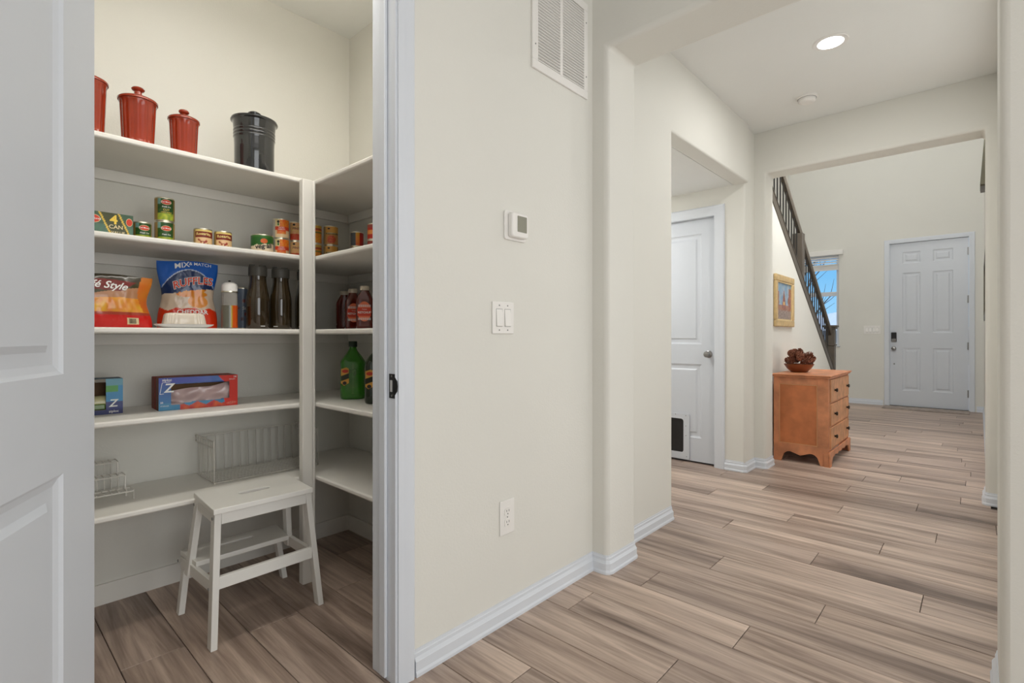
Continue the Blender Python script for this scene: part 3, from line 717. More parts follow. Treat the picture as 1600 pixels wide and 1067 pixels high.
# four can carton
t = thing('can_carton', 'dark green cardboard carton of four cans with yellow lettering', 'carton', (.192, 2.325, Z4), R(0))
L_ = .252; H_ = .083
KRAFT = mat('kraft_card', srgb(120, 105, 75), .7, var=.05)
MB().box(0, L_, 0, .15, 0, H_).build('carton_body', mat('carton_green', srgb(58, 68, 38), .6, var=.05), t, bevel=.002)
def cart(u, v):
    s_ = u + (1 - v) * -.10
    x = u + .14 * v
    if .735 < x < .757 or .955 < x < .977: return srgb(225, 190, 70)
    if .757 < x < .955: return srgb(62, 66, 28)
    n = noise.noise(Vector((u * 30, v * 5, 0)))
    return srgb(70, 105 + 10 * n, 85) if v < .5 else srgb(60, 90, 66)
grid_plane(0, L_, 0, H_, -.0006, cart, 90, 30).build('front_print', PRINT, t)
pm = planemap(-.0008)
flat_build(decal(text_geo('4', .045, .03), pm, (.194, .058)), 'numeral', YELLOW, t)
flat_build(decal(text_geo('CAN', .0195, .012), pm, (.2005, .033)), 'lettering', CREAMI, t)
flat_build(decal(text_geo('VALUE', .0135, .008), pm, (.207, .013)), 'lettering', CREAMI, t)
for cx in (.137, .240):
    flat_build(decal(ell_geo(.019 if cx < .2 else .010, .015), pm, (cx, .056)), 'oval_emblem', CREAMI, t)
    flat_build(decal(ell_geo(.0175 if cx < .2 else .009, .0132), pm, (cx, .056), 0, .0008), 'oval_centre', REDI, t)
flat_build(decal(text_geo('Del Monte', .0095, .015), pm, (.137, .056), 0, .0012), 'emblem_lettering', WHITE, t)

# windowed bag boxes on second shelf
def zip_box(name, label, loc, rz, w, d, h, left, colf, hole, group=None):
    t = thing(name, label, 'box', loc, rz, group)
    b = MB(); th = .0015
    b.box(0, w, d - th, d, 0, h); b.box(0, th, 0.001, d, 0, h); b.box(w - th, w, 0.001, d, 0, h); b.box(0, w, 0.001, d, 0, th); b.box(0, w, 0.001, d, h - th, h)
    b.build('carton', left, t)
    grid_plane(0, w, 0, h, 0, colf, 116, 44, hole).build('front_print', PRINT, t)
    MB().box(th * 2, w - th * 2, d - .004, d - .003, th * 2, h - th * 2).build('card_lining', mat('card_inside', srgb(128, 98, 68), .8, var=.08), t)
    return t
Z2 = .8035
def zcol(u, v):
    n = noise.noise(Vector((u * 14, v * 5, 5)))
    if u > .84 - .04 * math.sin(v * 3): return srgb(205, 45, 30)
    if v > .84: return srgb(28 + 60 * u, 50 + 110 * u ** 2, 150 + 30 * u) if u < .8 - (v - .84) * .4 else srgb(205, 45, 30)
    if v < .22:
        if u > .25 and v < .16 + .05 * math.sin(u * 30): return srgb(195 + 30 * n, 70 + 60 * n, 45)
        return srgb(60, 130, 170)
    k = v
    return srgb(30, 60 + 60 * (1 - k), 145 + 20 * (1 - k))
zh = lambda u, v: .145 < u < .885 and (.16 + .10 * max(0, (u - .145) * 0) + (.05 if u > .3 else 0) + (.06 * max(0, u - .3))) < v < .80
LEFTC = mat('box_end_brown', srgb(118, 72, 58), .6, var=.15, vscale=40)
b1 = zip_box('bag_box', 'blue and red storage bag box with window, front one on the second shelf', (.540, 2.397, Z2), math.atan2(-.015, .286), .287, .062, .131, LEFTC, zcol, zh)
pm = planemap(-.0003)
flat_build(decal(text_geo('Z', .050, .02, .15), pm, (.034, .088)), 'letter', WHITE, b1)
for pts in ([(.012, .112), (.040, .114)], [(.012, .112), (.004, .066)], [(.004, .066), (.018, .068)]):
    q = MB(); (ax, az), (bx, bz) = pts; dx, dz = bx - ax, bz - az; l = math.hypot(dx, dz); nx, nz = -dz / l * .0008, dx / l * .0008
    q.add([(ax + nx, -.0006, az + nz), (ax - nx, -.0006, az - nz), (bx - nx, -.0006, bz - nz), (bx + nx, -.0006, bz + nz)], [(0, 1, 2, 3)]); flat_build(q, 'letter_outline', WHITE, b1)
flat_build(decal(text_geo('ziploc', .014, .02), pm, (.028, .122)), 'lettering', WHITE, b1)
flat_build(decal(text_geo('14', .012, .02), pm, (.276, .123)), 'lettering', WHITE, b1)
flat_build(decal(text_geo('GALLON', .006, .01), pm, (.265, .113)), 'lettering', WHITE, b1)
flat_build(decal(text_geo('20', .010, .01), pm, (.010, .032)), 'lettering', WHITE, b1)
flat_build(decal(text_geo('STORAGE', .0065, .0), pm, (.020, .018)), 'lettering', WHITE, b1)
flat_build(decal(ell_geo(.020, .006), pm, (.262, .012), .1), 'tomato_print', mat('tomato_ink', (.6, .12, .08), .5, var=.3, vscale=200), b1)
# folded plastic bags inside
fb_ = MB(); n1, n2 = 44, 14; vs = []
for jv in range(n2 + 1):
    for iu in range(n1 + 1):
        u, v = iu / n1, jv / n2
        z = .010 + v * (.058 + .034 * u) + .004 * math.sin(u * 9 + v * 5); y = .012 + .020 * v + .007 * math.sin(v * 9 + u * 4) * (1 - u * .6) + .004 * math.sin(u * 16 - v * 7)
        vs.append((.004 + u * .279, y, z))
fb_.add(vs, [(jv * (n1 + 1) + iu, jv * (n1 + 1) + iu + 1, (jv + 1) * (n1 + 1) + iu + 1, (jv + 1) * (n1 + 1) + iu) for jv in range(n2) for iu in range(n1)])
fb_.build('plastic_bags', mat('bag_film', srgb(196, 170, 168), .22, coat=.6, var=.08, vscale=10), b1, smooth=80)
RB = mat('box_red_stripe', srgb(150, 52, 40), .6, var=.2, vscale=60)
b2 = thing('bag_box', 'brown and red striped bag box directly behind the windowed box', 'box', (.5431, 2.4655, Z2), math.atan2(-.015, .286))
MB().box(0, .287, 0, .066, 0, .131).build('carton', RB, b2, bevel=.001)
for yy in (.014, .036, .058): MB().box(-.0006, 0, yy, yy + .009, .002, .129).build('end_stripe', LEFTC, b2)
b3h = lambda u, v: .1 < u < .74 and .13 < v < .90
def fcol(u, v):
    if v < .13: return srgb(22, 32, 95)
    if u > .74:
        if v > .8: return srgb(90, 150, 170)
        if v > .62 and u < .93: return srgb(70, 150, 60)
        if v > .36: return srgb(40, 130, 180)
        return srgb(26, 38, 110)
    return srgb(100, 90, 70)
b3 = zip_box('bag_box', 'blue windowed sandwich bag box at the left end of the second shelf', (.235, 2.455, Z2), R(-2), .20, .10, .135, mat('box_end_blue', srgb(60, 85, 105), .6, var=.1), fcol, b3h)
flat_build(decal(text_geo('Z', .040, .015, .15), pm, (.170, .040)), 'letter', WHITE, b3)
flat_build(decal(text_geo('ziploc', .013, .01), pm, (.172, .010)), 'lettering', WHITE, b3)
MB().lathe([(.026, 0), (.026, .16)], 28).xf(Matrix.Translation((.015, .034, .044)) @ Matrix.Rotation(R(90), 4, 'Y')).build('bag_roll', mat('roll_film', srgb(190, 185, 140), .2, coat=.5, var=.1, vscale=25), b3, smooth=40)
MB().box(.012, .148, .004, .03, .018, .04).build('bag_stack', mat('green_film', srgb(90, 120, 50), .3, coat=.4, var=.15, vscale=30), b3, bevel=.004)

# =================================================================== CANISTERS
def canister(label, x, y, r, h, hk, flutes=14, group=None):
    t = thing('canister', label, 'canister', (x, y, 1.8125), 0, group)
    glz = mat('rust_glaze', srgb(150, 50, 25), .16, coat=.3, var=.12, vscale=9)
    def mod(a, z): return 1 + (0 if (z < h * .09 or z > h * .93) else -.05 * (1 - abs(math.cos(a * flutes / 2)) ** 1.3))
    prof = [(r * .5, 0), (r * .97, 0), (r * 1.0, h * .02), (r * .99, h * .09), (r * .97, h * .11)] + [(r * (.97 + .11 * i / 8), h * (.13 + .78 * i / 8)) for i in range(9)] + [(r * 1.11, h * .94), (r * 1.12, h * .97), (r * .9, h * .972)]
    MB().lathe(prof, 112, mod).build('body', glz, t, smooth=40)
    l0 = h * .973
    prof = [(r * 1.05, l0), (r * 1.18, l0), (r * 1.19, l0 + .006), (r * 1.12, l0 + .010), (r * .8, l0 + .018), (r * .45, l0 + .025), (r * .24, l0 + .029), (r * .22, hk - .017), (r * .36, hk - .013), (r * .40, hk - .008), (r * .34, hk - .003), (r * .15, hk)]
    MB().lathe(prof, 64).build('lid', glz, t, smooth=50)
canister('tall rust red fluted canister, cut off by the open door', .312, 2.34, .052, .198, .255)
canister('rust red fluted canister, second from the left and widest lid', .461, 2.335, .053, .172, .226)
canister('small rust red fluted canister with round knob lid', .611, 2.335, .0465, .146, .190)
t = thing('crock', 'black glazed crock with ringed neck and knob lid', 'canister', (.888, 2.358, 1.8125))
BL = mat('black_glaze', (.022, .023, .024), .10, coat=.8, var=.1)
MB().lathe([(.03, 0), (.0765, 0), (.079, .004), (.080, .12), (.0815, .148)] + [p for k in range(3) for p in ((.0815, .150 + k * .014), (.0840, .154 + k * .014), (.0840, .159 + k * .014), (.0820, .162 + k * .014))] + [(.0835, .196), (.0850, .214), (.0870, .224), (.0935, .2275), (.0945, .230), (.0935, .2325), (.086, .2325)], 64).build('body', BL, t, smooth=35)
MB().lathe([(.084, .2330), (.0915, .2332), (.0920, .2365), (.07, .242), (.03, .250), (.016, .251), (.015, .261), (.024, .265), (.026, .271), (.020, .276), (.004, .277)], 64).build('lid', BL, t, smooth=45)

# =================================================================== MIDDLE SHELF
Z3 = 1.1335
def bag(name, label, loc, rz, w, h, dep, colf, warp, n=90, mt=PRINTG, tuck=.02):
    """returns thing and front map fn(s,z,off)"""
    t = thing(name, label, 'bag', loc, rz)
    def front(s_, z, off=0, sgn=-1):
        u = s_ / (w / 2); v = z / h; wl = warp(v)
        bul = max(0, 1 - abs(u) ** 2.6) ** .7 * max(0, math.sin(PI * min(1, max(0, v * .93 + .04)))) ** .55
        wr = noise.noise(Vector((s_ * 26, z * 18, loc[0] * 9 + sgn))) * .0035 + noise.noise(Vector((s_ * 70, z * 40, 1))) * .0012
        return (s_ * wl + .004 * math.sin(v * 9) * u, sgn * (dep * bul + off) + wr * min(1, bul * 2), z + .004 * math.sin(u * 3 + 1) * v)
    mb = MB(); vs = []; cs = []
    for sgn in (-1, 1):
        for jv in range(n + 1):
            for iu in range(n + 1):
                s_ = (iu / n - .5) * w; z = jv / n * h
                vs.append(front(s_, z, 0.0003 if 0 < iu < n else 0, sgn)); cs.append(colf(s_, jv / n, sgn))
    m = (n + 1) ** 2
    fs = [(k * m + jv * (n + 1) + iu, k * m + jv * (n + 1) + iu + 1, k * m + (jv + 1) * (n + 1) + iu + 1, k * m + (jv + 1) * (n + 1) + iu) for k in (0, 1) for jv in range(n) for iu in range(n)]
    mb.add(vs, fs, cs); mb.build('film', mt, t, smooth=80)
    return t, front
def col1(s_, v, sg):
    x = s_ / .30 + .5; z = v
    n = noise.noise(Vector((s_ * 22, v * 3.6, 2))); n2 = noise.noise(Vector((s_ * 60, v * 9, 5)))
    top = .97 - .04 * x
    if x > .90 + .03 * math.sin(v * 6) and z > .3: return srgb(205, 110 + 30 * n, 35)
    zz = z + .10 * (x - .5)
    if zz > .905: return srgb(52, 44, 24)
    if zz > .70 and x < .84 - (.9 - zz) * .7: return srgb(116, 24, 16)
    if zz > .60 and x < .60 - (.70 - zz) * 2.4: return srgb(62, 58, 30)
    if z < .24: return srgb(206, 20, 8)
    if z < .30: return srgb(170, 60, 38)
    if z > .56 + .05 * n: return srgb(178, 128, 92)
    g_ = 150 + 40 * n + 22 * n2
    return srgb(226 + 20 * n, g_, 46 + 30 * n)
bg1, f1 = bag('chip_bag', 'red and orange tortilla chip bag with clear window', (.348, 2.335, Z3), R(-4), .30, .190, .034, col1, lambda v: 1.04 - .09 * math.sin(v * PI) - .01 * v)
flat_build(decal(text_geo('Café Style', .036, .016, .3), f1, (.004, .151), R(-5), .0012), 'script_lettering', WHITE, bg1)
flat_build(decal(rect_geo(.034, .024, 6, 4), f1, (.092, .0235), 0, .0016), 'barcode_panel', CREAMI, bg1)
bc = MB(); xx = -.0105; random.seed(3)
while xx < .010:
    wv = random.choice((.0006, .001, .0014)); q = decal(rect_geo(wv, .018, 1, 4), f1, (.092 + xx, .0235), 0, .0022); bc.add(q.v, q.f); xx += wv + random.choice((.0006, .0011))
flat_build(bc, 'barcode', BLACKI, bg1)
def col2(s_, v, sg):
    x = s_ / .212; n = noise.noise(Vector((s_ * 40, v * 6, 2))); n2 = noise.noise(Vector((s_ * 110, v * 16, 8)))
    arc = .865 - 1.1 * x * x - .05 * x * 0
    if abs(v - arc) < .008 and v > .6: return srgb(190, 200, 215)
    if v > arc: return srgb(24, 92, 182)
    if v > .555 + .10 * x + .02 * n2: return srgb(26, 48, 92)
    # artwork: cup and chip
    dx = (x - .05) / .30; dz = (v - .51) / .055
    if dx * dx + dz * dz < 1: return srgb(222, 135 + 20 * n, 30)
    if abs(x - .22) + abs(v - .58) * 1.4 < .11: return srgb(226, 142, 38)
    dx = (x - .16) / .19; dz = (v - .40) / .095
    if dx * dx + dz * dz < 1 and x > -.1 + (v - .36) * .5: return srgb(230, 150, 72)
    if v < .285 + .02 * math.sin(x * 22):
        if math.hypot(x + .02, (v - .2) * 1.3) < .15: return srgb(215, 185, 150)
        return srgb(214, 52, 16)
    return srgb(212 + 20 * n, 190 + 22 * n, 166 + 22 * n)
bg2, f2 = bag('chip_bag', 'blue and orange ridged potato chip bag with red lettering', (.647, 2.415, Z3), R(-7), .212, .275, .038, col2,
              lambda v: .90 + .12 * abs(v - .45) ** 1.1 * 2 - .02 * v)
flat_build(decal(text_geo('RUFFLES', .042, .055, .12), f2, (.012, .190), R(9), .0012, arc=1.2), 'lettering_outline', WHITE, bg2)
flat_build(decal(text_geo('RUFFLES', .042, .018, .12), f2, (.012, .190), R(9), .0022, arc=1.2), 'lettering', REDI, bg2)
flat_build(decal(text_geo('MIX', .030, .02, .15), f2, (-.025, .256), R(8), .0012), 'lettering', WHITE, bg2)
flat_build(decal(text_geo('& MATCH', .018, .01, .1), f2, (.040, .263), R(0), .0012), 'lettering', WHITE, bg2)
flat_build(decal(ell_geo(.040, .022), f2, (-.004, .060), 0, .0012), 'flavour_oval', REDI, bg2)
flat_build(decal(text_geo('CHEDDAR', .024, .02), f2, (.012, .066), 0, .0022), 'lettering', WHITE, bg2)
# butter dish
t = thing('butter_dish', 'cream butter dish with ribbed cover on a white plate', 'dish', (.603, 2.298, Z3))
CER = mat('cream_ceramic', srgb(226, 214, 196), .18, coat=.5, var=.02)
MB().loft([(0, .070, .030), (.001, .074, .034), (.006, .088, .042), (.013, .097, .047), (.0145, .098, .048), (.013, .094, .045), (.008, .080, .036)], 64, 5).build('plate', mat('white_ceramic', srgb(232, 230, 226), .15, coat=.5, var=.01), t, smooth=50)
ribs = MB(); secs = [(.0085, .071, .030), (.012, .073, .032), (.050, .066, .027), (.056, .062, .024), (.0585, .05, .018)]
ribs.loft(secs, 160, 5)
rv = []
for i, v in enumerate(ribs.v):
    k = i % 160; j_ = i // 160; a = 1 + (.022 * (1 if k % 4 < 2 else -1) if 0 < j_ < 3 else 0); rv.append((v[0] * (1 + (a - 1) * .35), v[1] * a, v[2]))
ribs.v = rv; ribs.build('cover', CER, t, smooth=60)
# oil shaker
def glass(name, col, rough=.05, trans=1): return mat(name, col, rough, trans=trans, ior=1.35, var=.02)
t = thing('oil_dispenser', 'clear oil dispenser with white cap and amber and grey contents', 'bottle', (.782, 2.345, Z3), facing(.78, 2.345))
MB().lathe([(.029, 0), (.0305, .003), (.0305, .152), (.029, .154)], 40).build('glass_body', mat('tinted_clear', (.82, .78, .72), .05, trans=.75, ior=1.2, var=.02), t, smooth=40)
def oil(s_, v):
    if s_ < .004: return srgb(105, 105, 92)
    if s_ < .012: return srgb(175, 150, 40)
    return srgb(210, 85, 20)
grid_cyl(.0309, .004, .098, oil, 60, 4).build('liquid', PRINTG, t, smooth=60)
MB().lathe([(.031, .153), (.032, .153), (.032, .158), (.031, .158)], 40, cap=False).build('metal_collar', STEEL, t, smooth=40)
MB().lathe([(.0305, .158), (.031, .180), (.028, .189), (.018, .196), (.006, .198)], 40).build('cap', PLAST, t, smooth=50)
MB().lathe([(.004, .197), (.005, .203), (.002, .205)], 12).build('spout', BLACKI, t)
# printed snack tin behind
def tin(s_, v):
    for cs, cv, c_ in ((.004, .70, (110, 42, 32)), (.018, .74, (185, 120, 50)), (.012, .36, (120, 45, 35)), (-.002, .24, (70, 40, 38)), (-.02, .5, (110, 42, 32))):
        if abs(s_ - cs) < .006 and abs(v - cv) < .04: return srgb(*c_)
    return srgb(92, 105, 122)
t = can('slate blue snack tin with dark printed squares behind the flasks', .872, 2.45, Z3, .0335, .185, tin, deco=lambda fn, h: [('script_lettering', WHITE, decal(text_geo('St', .020, .0), fn, (.006, .50 * h), 0, .0006))], name='snack_tin')
# two flasks
AMB = mat('amber_smoke_glass', (.035, .021, .007), .04, trans=.15, ior=1.45, coat=.8, var=.3, vscale=12)
CAPM = mat('charcoal_cap', srgb(78, 76, 70), .45, var=.05)
def flask(label, x, y, k, yaw=0):
    t = thing('flask', label, 'bottle', (x, y, Z3), facing(x, y) + yaw)
    MB().lathe([(.030, 0), (.044, .001), (.0465, .006), (.0465, .125), (.045, .145), (.040, .172), (.036, .195), (.034, .215), (.034, .232)], 48).build('glass_body', AMB, t, smooth=40)
    c = MB().lathe([(.0365, .231), (.0375, .234), (.0375, .268), (.036, .272), (.030, .274)], 40).build('cap', CAPM, t, smooth=40)
    MB().box(-.034, -.012, -.018, .018, .2735, .281).build('cap_hinge', CAPM, c, bevel=.003)
    MB().box(.002, .032, -.016, .016, .2735, .2775).build('cap_latch', BLACKI, c, bevel=.002)
    q = MB(); vs = cylmap(.0467); q = decal(rect_geo(.019, .0028, 6, 1), vs, (k * .021, .012), 0, .0004); flat_build(q, 'printed_mark', WHITE, t)
flask('dark amber flask, left of the two beside the snack tin', .893, 2.335, 1)
flask('dark amber flask, right of the two beside the post', .995, 2.342, -1)
flask('dark amber flask half hidden behind the shelf post', 1.113, 2.345, -1)
# ketchup
KET = mat('ketchup_red', srgb(92, 24, 12), .12, coat=.8, var=.12, vscale=14)
def ketchup(label, x, y, rz, lab=True, h=.205):
    t = thing('ketchup_bottle', label, 'bottle', (x, y, Z3), rz)
    MB().loft([(0, .034, .020), (.004, .038, .0235), (.02, .039, .024), (.028, .0365, .0225), (.036, .0385, .024), (.128, .0385, .024), (.140, .037, .0235), (.156, .030, .021), (.172, .022, .0185, 2.6), (.180, .0195, .0185, 2)], 48, 4.5).build('bottle_body', KET, t, smooth=50)
    MB().lathe([(.0215, .180), (.022, .183), (.0215, .197), (.019, .200)], 32).build('cap', mat('cream_cap', srgb(205, 192, 175), .4, var=.02), t, smooth=40)
    if lab:
        fn = planemap(-.0242)
        flat_build(decal(ell_geo(.031, .046, 32), fn, (0, .082), 0, .0003), 'label_back', mat('coral_ink', srgb(232, 120, 82), .4, var=.02), t)
        flat_build(decal(rect_geo(.060, .038, 2, 1), fn, (0, .080), 0, .0008), 'label_band', REDI, t)
        q = MB()
        for i in range(14):
            for zc in (.108, .048): 
                d = decal(rect_geo(.0018, .011, 1, 1), fn, (-.0265 + i * .0041, zc), 0, .0008); q.add(d.v, d.f)
        flat_build(q, 'label_checks', WHITE, t)['kind'] = 'stuff'
        flat_build(decal(text_geo('KETCHUP', .0128, .022), fn, (0, .077), 0, .0013), 'lettering', WHITE, t)
        flat_build(decal(text_geo('Tomato', .007, .0, .3), fn, (0, .092), 0, .0013), 'lettering', WHITE, t)
    return t
ketchup('ketchup bottle in front with the red oval label', 1.278, 2.098, R(-36))
ketchup('ketchup bottle in the middle, half hidden by the front one', 1.312, 2.262, R(-20))
ketchup('ketchup bottle at the back, closest to the pantry corner', 1.350, 2.412, R(-40), lab=False)
# =================================================================== SECOND SHELF RIGHT: oil jugs
GRN = mat('green_glass', (.05, .30, .015), .06, trans=.45, ior=1.4, coat=.6, var=.12, vscale=10)
OLV = mat('olive_dark_glass', (.022, .035, .012), .06, trans=.25, ior=1.4, coat=.6, var=.1)
def jug(label, x, y, rz, m, capm):
    t = thing('oil_jug', label, 'bottle', (x, y, Z2), rz)
    MB().loft([(0, .050, .042), (.004, .056, .048), (.015, .058, .050), (.165, .058, .050), (.180, .056, .048), (.205, .040, .036, 3), (.228, .022, .021, 2.2), (.240, .0165, .0165, 2), (.252, .0165, .0165, 2)], 56, 3.6).build('glass_body', m, t, smooth=50)
    MB().lathe([(.019, .247), (.0195, .249), (.0195, .270), (.018, .274)], 28).build('cap', capm, t, smooth=40)
    fn = lambda s_, z, off: (s_ - .012, -.0502 - off - .0, z)
    lab = MB().add([(x_, -.0503, z_) for x_, z_ in ((-.053, .078), (-.040, .066), (-.018, .078), (-.018, .100), (-.053, .088), (-.053, .112), (-.018, .124), (-.018, .145), (-.030, .152), (-.053, .145))], [(0, 1, 2, 3, 4), (5, 6, 7, 8, 9)])
    flat_build(lab, 'shield_label', mat('label_gold', srgb(225, 165, 70), .5, var=.05), t)
    dk = MB().add([(-.053, -.0503, .089), (-.018, -.0503, .101), (-.018, -.0503, .123), (-.053, -.0503, .111)], [(0, 1, 2, 3)]); flat_build(dk, 'label_sash', mat('label_dark', srgb(40, 42, 22), .5, var=.05), t)
    flat_build(decal(ell_geo(.014, .008), fn, (-.023, .134), 0, .0006), 'label_oval', REDI, t)
    flat_build(decal(ell_geo(.009, .008), fn, (-.025, .078), 0, .0006), 'label_seal', BLACKI, t)
    q = MB()
    for i in range(22):
        d = decal(rect_geo(.010 if i % 4 == 0 else .005, .0008, 1, 1), fn, (.012, .03 + i * .0065), 0, .0006); q.add(d.v, d.f)
    flat_build(q, 'measure_marks', mat('pale_green_ink', srgb(150, 185, 110), .5, var=.02), t)
    return t
CAPG = mat('green_black_cap', (.012, .03, .012), .35, var=.1)
jug('green glass oil jug with gold shield label', 1.285, 2.215, facing(1.285, 2.215), GRN, CAPG)
jug('dark olive oil jug half hidden by the door frame', 1.275, 1.985, facing(1.275, 1.985), OLV, CAPG)

# =================================================================== LOWEST SHELF: wire goods
Z1 = .4725
t = thing('wire_basket', 'white wire under-shelf basket lying on the lowest shelf', 'basket', (.738, 2.395, Z1))
BW, BD, BH = .46, .205, .178; wr = .0031
q = MB()
q.tube([(0, 0, BH), (0, 0, wr), (BW, 0, wr), (BW, 0, BH)], wr * 1.2, 6)
q.tube([(0, BD, BH), (BW, BD, BH)], wr, 6); q.tube([(0, 0, BH), (0, BD, BH)], wr, 6); q.tube([(BW, 0, BH), (BW, BD, BH)], wr, 6)
q.build('rim_wire', WIRE, t, smooth=60)
for i in range(14):
    x = BW * i / 13
    pts = [(x, 0, wr), (x, BD, wr), (x, BD, BH)] if 0 < i < 13 else [(x, 0, wr * 2.4), (x, BD, wr * 2.4), (x, BD, BH)]
    MB().tube(pts, wr * .8, 5).build('upright_wire', WIRE, t, smooth=60)
for i in range(1, 9):
    y = BD * i / 9; MB().tube([(0, y, BH), (0, y, wr * 2), (BW, y, wr * 2), (BW, y, BH)], wr * .8, 5).build('cross_wire', WIRE, t, smooth=60)
for x in (0, BW):
    MB().tube([(x, .012, BH - .028), (x, BD + .038, BH - .028), (x, BD + .038, BH + .002), (x, BD, BH + .002)], wr, 6).build('hanger_arm', WIRE, t, smooth=60)
t = thing('wire_rack', 'stepped three tier white wire rack on the lowest shelf', 'rack', (.10, 2.40, Z1))
for k, (y0, y1, zz, w_) in enumerate(((0, .062, .034, .360), (.070, .130, .082, .346), (.138, .195, .126, .334))):
    q = MB(); q.tube([(w_, y0, wr if k == 0 else zz - .04), (w_, y0, zz), (0, y0, zz), (0, y0, wr)], wr, 6)
    q.tube([(w_, y1, zz), (0, y1, zz)], wr, 6); q.tube([(w_ - .012, y1, wr), (w_ - .012, y1, zz)], wr, 6); q.tube([(.0, y1, wr), (.0, y1, zz)], wr, 6)
    r0 = q.build('tier_frame', WIRE, t, smooth=60)
    for i in range(17):
        x = w_ * i / 16
        pts = [(x, y0, zz + wr), (x, y1, zz + wr)]
        if k > 0: pts = [(x, y0, zz - .042)] + pts
        MB().tube(pts, wr * .7, 5).build('rung', WIRE, r0, smooth=60)
q = MB(); q.tube([(.346, .066, .034), (.346, .070, .082)], wr, 5); q.tube([(.334, .134, .082), (.334, .138, .126)], wr, 5); q.tube([(.0, .066, .034), (.0, .070, .082)], wr, 5); q.tube([(.0, .134, .082), (.0, .138, .126)], wr, 5)
tl_ = q.build('tier_link', WIRE, t); tl_['kind'] = 'stuff'

# =================================================================== STEP STOOL
t = thing('step_stool', 'white wooden two step stool in front of the pantry shelves', 'stool', (0, 0, 0))
# corner helper: world coordinates, slightly rotated plan
def bilin(c, u, v): return (c[0][0] * (1 - u) * (1 - v) + c[1][0] * u * (1 - v) + c[2][0] * u * v + c[3][0] * (1 - u) * v,
                            c[0][1] * (1 - u) * (1 - v) + c[1][1] * u * (1 - v) + c[2][1] * u * v + c[3][1] * (1 - u) * v)
TOPc = [(.599, 1.948), (.955, 1.948), (.975, 2.228), (.614, 2.222)]
def slab_slot(cor, z0, z1, slot, name, par):
    """board with a rounded hand slot; slot = (u0,u1,v0,v1)"""
    u0, u1, v0, v1 = slot; n = 8
    lp = []
    rv_ = (v1 - v0) / 2; ru = rv_ * (abs(cor[3][1] - cor[0][1]) / abs(cor[1][0] - cor[0][0]))
    for cu, a0 in ((u1 - ru, -90), (u0 + ru, 90)):
        for i in range(n + 1): a = R(a0 + 180 * i / n); lp.append((cu + ru * math.cos(a), (v0 + v1) / 2 + rv_ * math.sin(a)))
    m = len(lp); outer = []
    for (u, v) in lp:
        du, dv = u - .5, v - .5; k = .5 / max(abs(du), abs(dv)); outer.append((.5 + du * k, .5 + dv * k))
    # force the true corners in
    for cu, cv in ((1, 0), (1, 1), (0, 1), (0, 0)):
        i = min(range(m), key=lambda i: (outer[i][0] - cu) ** 2 + (outer[i][1] - cv) ** 2); outer[i] = (cu, cv)
    vs = []
    for z in (z0, z1):
        vs += [(*bilin(cor, u, v), z) for u, v in lp] + [(*bilin(cor, u, v), z) for u, v in outer]
    fs = []
    for i in range(m):
        k = (i + 1) % m
        fs += [(i, k, m + k, m + i), (2 * m + i, 3 * m + i, 3 * m + k, 2 * m + k), (i, 2 * m + i, 2 * m + k, k), (m + i, m + k, 3 * m + k, 3 * m + i)]
    return MB().add(vs, fs).build(name, STOOLP, par, bevel=.002)
slab_slot(TOPc, .481, .500, (.34, .66, .435, .565), 'top_step', t)
LOWc = [(.608, 2.172), (.958, 2.174), (.978, 2.345), (.600, 2.342)]
slab_slot(LOWc, .231, .250, (.32, .68, .55, .67), 'lower_step', t)
def leg(name, b, tp, z1, w=.022, d=.038):
    (bx, by), (tx, ty) = b, tp
    lo = [(bx, by, 0), (bx + w, by, 0), (bx + w, by + d, 0), (bx, by + d, 0)]
    hi = [(tx, ty, z1), (tx + w, ty, z1), (tx + w, ty + d, z1), (tx, ty + d, z1)]
    return MB().hexa(lo, hi).build(name, STOOLP, t, bevel=.0015)
def leg2(a, b, w=.022, d=.036):   # between arbitrary heights
    (ax, ay, az), (bx, by, bz) = a, b
    lo = [(ax, ay, az), (ax + w, ay, az), (ax + w, ay + d, az), (ax, ay + d, az)]
    hi = [(bx, by, bz), (bx + w, by, bz), (bx + w, by + d, bz), (bx, by + d, bz)]
    return MB().hexa(lo, hi).build('leg', STOOLP, t, bevel=.0015)
lF = leg('leg', (.596, 1.969), (.606, 1.960), .4805); rF = leg('leg', (.998, 1.986), (.931, 1.960), .4805)
lB = leg('leg', (.589, 2.322), (.606, 2.298), .2305, d=.034); rB = leg('leg', (1.000, 2.330), (.952, 2.300), .2305, d=.034)
leg2((.592, 2.222, .185), (.616, 2.178, .4805)); leg2((.975, 2.224, .185), (.944, 2.180, .4805))
def rail(name, a, b, w, h, ends=True): return MB().beam(a, b, w, h).build(name, STOOLP, t, bevel=.0015)
rail('apron', (.629, 1.972, .459), (.934, 1.972, .459), .018, .040)
rail('apron', (.638, 2.190, .459), (.946, 2.192, .459), .018, .040)
rail('side_apron', (.614, 1.995, .461), (.622, 2.180, .461), .014, .036); rail('side_apron', (.950, 1.998, .461), (.958, 2.182, .461), .014, .036)
rail('cross_rail', (.622, 1.978, .231), (.965, 1.984, .231), .018, .043)
rail('side_rail', (.612, 2.008, .216), (.606, 2.335, .206), .016, .042); rail('side_rail', (.984, 2.008, .208), (.988, 2.335, .208), .016, .042)
rail('cross_rail', (.618, 2.325, .208), (.960, 2.327, .208), .016, .036)
for p in ((.6035, 1.975, .462), (.6085, 2.196, .462), (.5945, 1.985, .215), (.592, 2.338, .212)):
    MB().lathe([(.0055, 0), (.0055, .002)], 12).xf(Matrix.Translation(p) @ Matrix.Rotation(R(-90), 4, 'Y')).build('screw', GREY, t)

